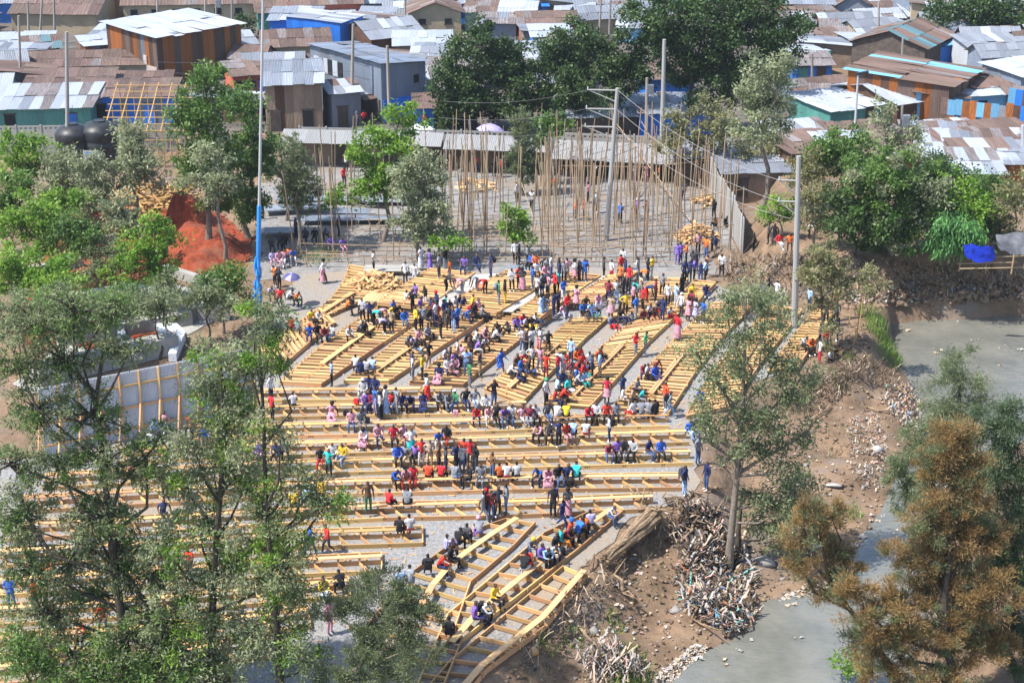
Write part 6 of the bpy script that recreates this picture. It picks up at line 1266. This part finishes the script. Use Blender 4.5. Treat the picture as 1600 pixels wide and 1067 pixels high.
PEOPLE = """
426 408 t h p|435 408 t p p|443 407 t p w|451 402 t o n|458 403 t b w|424 386 t d k|438 380 t d k|446 382 t k k|463 372 s d k|507 368 t g k|530 370 s k k|517 384 t v n|535 387 t v p|410 342 s w n|478 372 t d k|492 372 t k k
505 442 w w p K|584 427 s w k|658 421 s w w K|672 423 s v v K|696 422 s k g|703 441 s o g|726 418 t v n|743 415 t n n|767 434 s n n P|648 447 s w l|699 457 c k k|721 459 c p g|744 455 c g g|779 476 s e g P|789 475 s k y
430 448 s o k|437 453 s d k P|421 461 t h k|437 467 t r k|449 468 r w k|462 470 r o k|540 483 r o k|551 481 r d k|456 514 b r k|466 516 b g g|485 501 r y k|496 499 r w k|484 525 t b n r|496 523 t k k|508 525 t m k|521 525 t w b|545 525 t w k|559 518 r g k|569 520 r k k|578 507 s n k|586 509 c t k|600 522 c h k|612 520 s a k
603 503 r d n|607 494 r y k|613 487 r b k|618 491 r k k|632 502 t b b|633 472 r w k|639 466 r n k|645 490 s k k|650 518 s y k|659 516 s g k P|665 481 s k w|656 482 r v k|668 501 r d k|667 524 r g k|675 500 s n k|681 511 s w n|683 491 s n n r|695 481 r t k|689 530 s k k|693 486 r w n|683 509 s r r|694 506 s n g|702 515 s d k|709 520 s n l|715 515 s b n|702 486 r k k|710 481 r w k|717 478 r k n|723 481 r n k|731 488 r r k|738 479 r y k|740 491 r k k|745 486 r p p|728 497 r b n|777 521 f k k
741 536 r w k|752 530 r p k|727 534 r k k|636 538 r g k|649 547 r d l|670 575 h k a|645 596 s w g|660 595 p y d|572 581 b w n|581 578 b l g|565 582 b n n|568 613 t w w w|587 608 t n n|577 606 t n k|668 626 w w r K|667 526 r g k|695 561 r w n|702 561 r d k|687 589 t n p K|700 578 r w n|706 582 r p p|709 568 r v k|715 571 s w a|722 575 s p k|729 586 s l b|734 605 s e g|750 588 p d a|733 542 r u k|743 533 r w w|753 526 r p k|743 547 r v w|755 542 r w k
808 513 f v n|823 513 f w k|830 513 f k y|831 543 s k d|842 546 s g r|856 555 h k u|782 585 w b b K|794 585 r w k|812 580 r b b|806 572 r u k|813 567 r r k|823 560 s k k|831 578 s w k|844 581 s p b|853 592 s r m|831 553 s w k|844 552 s w p|871 592 s r b w|879 588 s w w P|883 588 s r w|892 569 s l n|899 563 r o k|905 562 r r k|897 580 r r w P|904 580 r d k|910 586 r r t|925 593 s n k|920 568 t w k|935 563 r r n|938 559 r d k|911 598 r l t|899 599 r w k|890 598 t u k|878 599 t n k|886 610 r t w|853 635 s w k e|866 627 r r n|876 623 r r k|772 636 s k b|759 636 t w k
1008 555 s e g|948 631 s r p K|972 627 s n k|987 625 r a k|994 611 r g k|999 624 r t g|1022 589 r b n|1023 577 r m k|1045 652 w g l P|1039 640 s r g|990 647 b w r|1003 647 b g g|1013 647 b g g|1025 647 b k k|918 650 t r k|932 649 t w k|948 649 t r k|962 649 t g k|915 679 b w r|952 691 s w n P|1076 676 t b l|1087 674 t k n|1104 681 s k n|1091 690 s g b|1098 624 t b n
762 651 t p w|775 652 t k k|787 652 t v b|800 652 t w b|814 654 t p w|836 651 t w k|855 650 t d b|869 651 b w w|885 651 b y k|846 679 t p k|859 680 t d k|873 698 s n k|884 680 t r p|895 679 b l k|564 661 t g g|594 655 s w k K|603 648 s w l K|620 647 s g g|571 632 t v n|579 632 t m n|587 647 s b h|611 632 t r b|628 633 t n k|642 632 t n n|662 632 t n n K|685 628 t g k|699 630 t g g|713 630 t e b w|727 627 t k n|741 627 t g l
571 686 t w p K|591 683 t p n|615 685 t r k|629 683 t p p|621 716 t b k|643 714 s w t K|649 714 t v k|659 728 h r w|672 730 h a a|685 689 t b w|699 686 t k r|697 743 s d n|713 737 s n k|722 740 s w b|725 728 s r k|735 732 s r g|743 740 s k d|686 738 s u k|519 604 s l k|424 629 s w k|459 634 b w k|517 649 t p p K|426 656 s r k|405 710 t v p|433 712 t n k|445 706 t g k|501 720 t k r|537 714 t y l|520 712 t w k|515 746 s t k|615 749 t b k|636 749 t p r|646 748 t r r|669 746 b r k|689 745 b r k|710 747 b g l|735 749 t k k|752 747 t g g|770 749 s u b|781 746 b o k|792 746 b w r|576 801 s u e|607 788 b r k|636 788 b g k|460 789 b y k|479 785 b l k|504 794 s y k
808 745 b w k|844 747 t b n|857 747 t p p K|872 747 t k b|885 747 t n k|900 746 b t k|950 709 t m b|964 707 t v k|989 707 t w k|1012 707 t n b|1032 707 t b k|1069 774 s n l P|1103 766 s n b|1090 725 s g b|864 809 s k k P|887 807 s d p K|878 825 w n n|951 807 r w b|754 814 w g g|768 812 s m b P|778 807 s d k|791 804 s g b|760 802 s r k
714 851 b k k|729 843 b d k|703 857 t h k|749 833 b g v p|828 857 r g n y|844 873 r v k|852 872 r l k|861 867 r w k|867 857 r k k|875 849 r t o|881 842 r m k|890 837 r r k b|902 834 b b k|912 829 b o k|923 822 b h k|818 891 b k w|828 886 b r k|771 937 r y k|752 960 r w k P|741 967 r v n|701 992 b k k|697 860 r h k|685 886 r r n|669 891 b k k P|640 911 b g g|626 914 b l k|703 877 r k k|624 831 b k k|641 829 b w r|485 867 w b b|513 864 w r d|506 926 t y l|534 918 b k k|516 990 s p p b
40 846 t y k|60 845 t p k w|57 958 s o n|19 950 s b b|77 960 t r k|120 860 t w n|81 888 t o k|139 992 t r k|161 968 t r n|212 671 s r r|227 673 s n n|256 663 t p n|242 675 t l n|236 693 t w l|300 668 t r k|319 685 t b k|214 732 t r k|259 782 s r n|255 802 t n k|297 880 t r k|360 882 t r k|243 1030 s r k
816 455 s d p K|810 452 s r k|832 450 s b b|847 463 s g n P|856 464 s p k|867 461 s r k|872 459 s t k|861 434 s w b|874 443 s n n|881 443 s g k|898 441 s w p K|905 441 s k k|913 441 s b b P|943 437 s d k|955 440 s w r|846 499 s l l K|852 498 s g l P|865 495 s n n|872 491 s n k|880 473 s b w|881 493 f p h|900 483 s p p K|914 480 t k d|913 497 f w a|932 497 f k e|924 491 f l b|934 473 t p h|808 498 f k k w|954 499 s a p K|838 426 t w k|837 414 t o k|849 420 t k k|831 413 t b k|824 416 s g k|811 416 s k k|805 413 s w k|855 421 t g k
973 421 s w d|970 433 s r w|969 448 s o k|977 439 s n k|996 435 s w v|1003 444 c o k|1018 435 s y w|1012 438 s k k|962 473 s w l|974 466 s d k|982 459 s p k|992 473 s t k|1001 464 s a g|1012 471 c n r|1004 484 s r k|977 493 s y k|956 494 s a p|970 501 f k n|987 504 f g k|989 482 s p k|1006 502 f m k|1016 493 f w k|1024 498 f r r|1035 501 s n n|1047 497 f w r|1043 480 s w k|1056 480 s l w|1064 495 s w d w|1065 464 s k k|1075 502 s p p K|1086 503 s h h K|1081 480 s y k|1103 461 f n n|1069 442 s n k|1077 441 s n k|1094 443 s n b|1101 442 s l k|1104 432 s o k|1058 413 s v v|1063 411 s v n|1072 411 s o k|1082 423 s d k|1087 423 s d n|957 513 f n r P|1058 531 s r p K|1035 462 s g k|1024 473 s m k
864 304 w o k|929 285 s w k|989 283 s w n|990 314 s n k|900 343 s o k|912 343 s o k|931 333 s l n|969 349 s b k|994 343 s v k h|1009 343 s p b|1010 285 s p p|831 329 s w k|808 316 s w k|772 277 s k k|783 277 s r k|1029 285 s o k|918 316 s p k|1115 341 s k k|1117 354 f u k|1135 354 f k k|1090 398 s p k|1103 404 s o b|1117 402 s n a|1112 395 s d k|1127 431 s w k|1068 313 s d k|745 270 w r n|541 268 s w k|556 256 s l k|538 290 s r k
557 196 s w n|569 198 s r k|560 203 s d k|583 203 s k k|664 204 s r k|734 210 s w w|1177 396 s k k|1216 381 t r w|1234 381 t o k|1200 382 s d k|1209 384 s k d|1265 373 c w k|1310 378 s k k|1330 381 s d b|1365 386 s r k
1264 486 s l n|1308 534 s n n|1305 508 s d k|1196 466 c w b|1213 474 s w k|1266 542 t o k|1280 568 s w r|1297 566 f w k|1305 558 f u k|1290 548 s r b|1280 542 s p k
"""
HATC = set('wrybeph')
FR_POLY = [(np.array(p), z, l) for p, z, l in FRAMES]
def level_at(x, y):
    for p, z, l in FR_POLY:
        if poly_sd(np.array([[x, y]]), p)[0] > -.05: return z, l
    return None, None
ZONES = lambda u, v: ('in the pole yard' if v < 400 and 640 < u < 1160 else 'by the grey sheets' if v < 420 and u <= 640 else 'on the street' if v < 212 else 'on the river bank path' if u > 1160 else 'behind the platforms' if v < 445 else 'under the left trees' if u < 420 else 'beside the bench rows')
rec = []
PR = random.Random(3)
for item in PEOPLE.replace('\n', '|').split('|'):
    if not item.strip(): continue
    a = item.split(); u, v, ps, top, bot = float(a[0]), float(a[1]), a[2], a[3], a[4]; ex = a[5:] 
    seated = ps in 'tbr'
    far_land = u > 1165 and v < 400
    lower = 606 < v < 800 or v > 800 and u < 660
    if seated:
        z = .5
        q = G(u, v, z); zf, lab = level_at(q.x, q.y)
        if far_land: z = 2.75; q = G(u, v, z)
        elif lab is None and v < 480 and u > 560: z = 1.1; q = G(u, v, z)
    else:
        q = G(u, v, .05); zf, lab = level_at(q.x, q.y)
        z = .05 if zf is None else zf+.03
        if far_land: z = H(q.x, q.y)
        elif 1180 < u and v > 560: z = H(q.x, q.y)
        elif 660 < u < 940 and 425 < v < 492 and zf is None: z = .66
        q = G(u, v, z)
        if far_land: z = H(q.x, q.y); q = G(u, v, z)
    pose = {'s': PR.choice(['stand','stand','hips','phone']), 'h': 'hips', 'p': 'phone', 'w': 'walk', 'c': 'bend', 't': PR.choice(['sit','sit','lean','side']), 'r': PR.choice(['sit','lean','side']), 'b': PR.choice(['sit','sit','lean']), 'f': 'floor'}[ps]
    rz = {'s': PR.uniform(-2.4,2.4), 'h': PR.uniform(-.6,.6), 'p': PR.uniform(1.,2.), 'w': PR.choice([-1.4,1.5])+PR.gauss(0,.3), 'c': PR.choice([-1.2,1.2]), 't': PR.gauss(0,.35), 'r': 1.05+PR.gauss(0,.3), 'b': math.pi+PR.gauss(0,.35), 'f': PR.uniform(-.8,1.3)}[ps]
    rec.append(dict(u=u, v=v, ps=ps, pose=pose, rz=rz, p=q, top=top, bot=bot, ex=ex, lab=lab))
# neighbours squeezed in beside the sitters and into the knots of standing people
for r in list(rec):
    if r['ps'] in 'tr' and 600 < r['v'] < 810 and PR.random() < .22 or 425 < r['v'] < 600 and PR.random() < .30 and r['u'] > 560:
        n_ = dict(r); du = PR.choice([-1,1])*PR.uniform(11,17); dv = (-.02*du if r['v'] > 600 else PR.uniform(-7,7)); n_['u'] += du; n_['v'] += dv
        zz = r['p'].z; n_['p'] = G(n_['u'], n_['v'], zz); n_['top'] = PR.choice('kknbwwgrrpvdlm'); n_['bot'] = PR.choice('kkkbndga'); n_['ex'] = []; n_['rz'] += PR.gauss(0,.4)
        if min((n_['p']-q_['p']).length for q_ in rec if q_ is not r) > .34: rec.append(n_)
# labels that single each person out
POSE = dict(s='standing', h='standing', p='standing', w='walking', c='bending over', t='seated facing us', r='seated sideways', b='seated, back turned', f='sitting low')
def where(r):
    l = r['lab']
    if l is None: return ZONES(r['u'], r['v'])
    w = l.split()
    if l.startswith('long straight'): return 'on '+l.split(', ')[1].split()[0]+' bench row'
    if l.startswith('slanted'): return 'on '+l.split(', ')[1].split()[0]+' slanted platform'
    if l.startswith('raised'): return 'on '+l.split(', ')[1].split()[0]+' raised platform'
    if l.startswith('curved'): return 'on the curved platform'
    return 'on the '+('aisle platform' if 'lined' in l else 'wide open platform' if 'running up to the standing' in l else 'empty platform')
def what(r):
    t_, b_ = CLOTH[r['top']][0], CLOTH[r['bot']][0]; sk = 'skirt' if 'K' in r['ex'] else 'trousers'
    if r['top'] == r['bot']: s = f"all in {t_}" if sk == 'trousers' else f"in {t_} dress"
    else: s = f"in {t_} top, {b_} {sk}"
    hat = [e for e in r['ex'] if e in HATC]
    if hat: s += f", {CLOTH[hat[0]][0]} cap"
    if 'P' in r['ex']: s += ', backpack'
    return s
rec.sort(key=lambda r: -r['v']); near, rest = [], []
for r in rec:       # the 300 that show largest are persons of their own, the far rest is one crowd
    (near if len(near) < 300 else rest).append(r)
groups = {}
for r in near:
    r['l0'] = f"person {what(r)}, {POSE[r['ps']]} {where(r)}"; groups.setdefault(r['l0'], []).append(r)
for l, rs in groups.items():
    rs.sort(key=lambda r: r['u'])
    for i, r in enumerate(rs):
        tail = '' if len(rs) == 1 else f", {'leftmost' if i == 0 else 'rightmost' if i == len(rs)-1 else ORD[i]+' from left'}"
        r['label'] = l+tail
        if len(r['label'].split()) > 16: r['label'] = l.replace(', seated sideways', '').replace(', seated facing us', ', facing us').replace(', back turned', '').replace(' trousers', '')+tail
GRP = 'people gathered on the seating and the yard'
CROWD = MB(); CM = []
def cmat(m):
    if m not in CM: CM.append(m)
    return CM.index(m)
def crowd_add(me, M, mats):
    vv = [M @ v.co for v in me.vertices]; CROWD_add(vv, [list(p.vertices) for p in me.polygons], [cmat(mats[p.material_index]) for p in me.polygons])
def CROWD_add(V, F, Ms):
    o = len(CROWD.V); CROWD.V += [tuple(v) for v in V]; CROWD.F += [[i+o for i in f] for f in F]; CROWD.M += Ms
for r in near+rest:
    sc = PR.uniform(.96, 1.07); m = BODY[r['pose']][PR.random() < .4]
    sk = 'K' in r['ex']; skin = PR.choice(SKINS)
    ms = [skin, MATS['cloth_'+r['top']], skin if sk and r['pose'] not in ('floor',) else MATS['jeans' if r['bot'] == 'b' else 'cloth_'+r['bot']], MATS['hair'], MATS[PR.choice(['shoe_dark','shoe_dark','shoe_white'])], MATS['eye_white'], MATS['lip']]
    j = J(r['pose']); hd = Vector(j['hd']); ch = Vector(j['che']); parts = []
    if sk:
        if r['ps'] in 'tbr': parts.append(('skirt', SK_SIT, Vector(), None, MATS['cloth_'+r['bot']]))
        elif r['pose'] in ('stand','hips','phone','walk'): parts.append(('skirt', PR.choice([SK_LONG, SK_KNEE]), Vector(), None, MATS['cloth_'+r['bot']]))
    if 'P' in r['ex'] and r['pose'] not in ('bend',): parts.append(('backpack', PACK, ch+Vector((0,.2,-.04)), None, MATS['cloth_'+PR.choice('kkngd')]))
    hat = [e for e in r['ex'] if e in HATC]
    if hat: parts.append((*PR.choice([('cap', HAT), ('head_wrap', WRAP)]), hd+Vector((0,.01,.035)), None, MATS['cloth_'+hat[0]]))
    elif sk and PR.random() < .5: parts.append(('hair_bun', AFRO, hd+Vector((0,.035,.03)), (.95,.95,.95), MATS['hair']))
    rz, S = r['rz'], (sc*PR.uniform(.97,1.1),)*2+(sc,)
    if r in rest:
        M = Matrix.LocRotScale(r['p'], Euler((0,0,rz)), S); crowd_add(m, M, ms)
        for n_, me_, l_, s_, mt in parts: crowd_add(me_, M @ Matrix.Translation(l_), [mt])
        continue
    o = bpy.data.objects.new('person', m); COL.objects.link(o); o.location = r['p']; o.rotation_euler = (0, 0, rz); o.scale = S
    tag(o, r['label'], 'person', GRP)
    for i, x in enumerate(ms): o.material_slots[i].link = 'OBJECT'; o.material_slots[i].material = x
    for n_, me_, l_, s_, mt in parts: ob(n_, me_, o, l_, None, s_, mt)
cr = ob('crowd', CROWD.build('crowd', CM, True)); cr['kind'] = 'stuff'; cr['label'] = 'far crowd of people standing and sitting at the back of the site'
print('people', len(rec))
# bags left on the seats and boards
for u, v, c, lab in [(541,650,'k','black backpack on the bench left of the crowd'),(574,661,'k','black bag beside a sitter on the third bench row'),(557,632,'r','red bag on the end of the bench row'),(719,566,'k','dark backpack on the slanted platform'),(645,537,'h','pale bag on the bench'),(654,433,'g','grey toolbox beside the worker in white'),(712,650,'p','pink bag standing in front of the bench sitters')]:
    q = G(u, v, .55 if v > 600 else .25); t = thing('bag', lab, 'bag', q); ob('bag_body', PACK, t, (0,0,.2), (0,0,random.uniform(-.5,.5)), (.9,1,.8), MATS['cloth_'+c]); ob('bag_handle', UROD, t, (0,0,.36), (0,1.57,0), (.03,.03,.12), MATS['cloth_k'])
# ------------------------------------------------------------------ thin midday haze over the whole place
hz = bpy.data.materials.new('haze'); hz.use_nodes = True; hn = hz.node_tree.nodes; hn.clear()
pv = hn.new('ShaderNodeVolumePrincipled'); pv.inputs['Color'].default_value = (.80,.88,1.0,1); pv.inputs['Density'].default_value = .00015; pv.inputs['Anisotropy'].default_value = .3
ho = hn.new('ShaderNodeOutputMaterial'); hz.node_tree.links.new(pv.outputs[0], ho.inputs['Volume'])
X0, X1, Y0, Y1, Z0, Z1 = -720, 720, -30, 760, -5.0, 42.0
hv = [(x, y, z) for x in (X0, X1) for y in (Y0, Y1) for z in (Z0, Z1)]
ho_ = ob('haze', mesh_np('haze', hv, BOXF, [hz])); ho_['kind'] = 'stuff'; ho_['label'] = 'thin pale haze over the valley'
SC.cycles.volume_bounces = 0; SC.cycles.volume_step_rate = 4.0
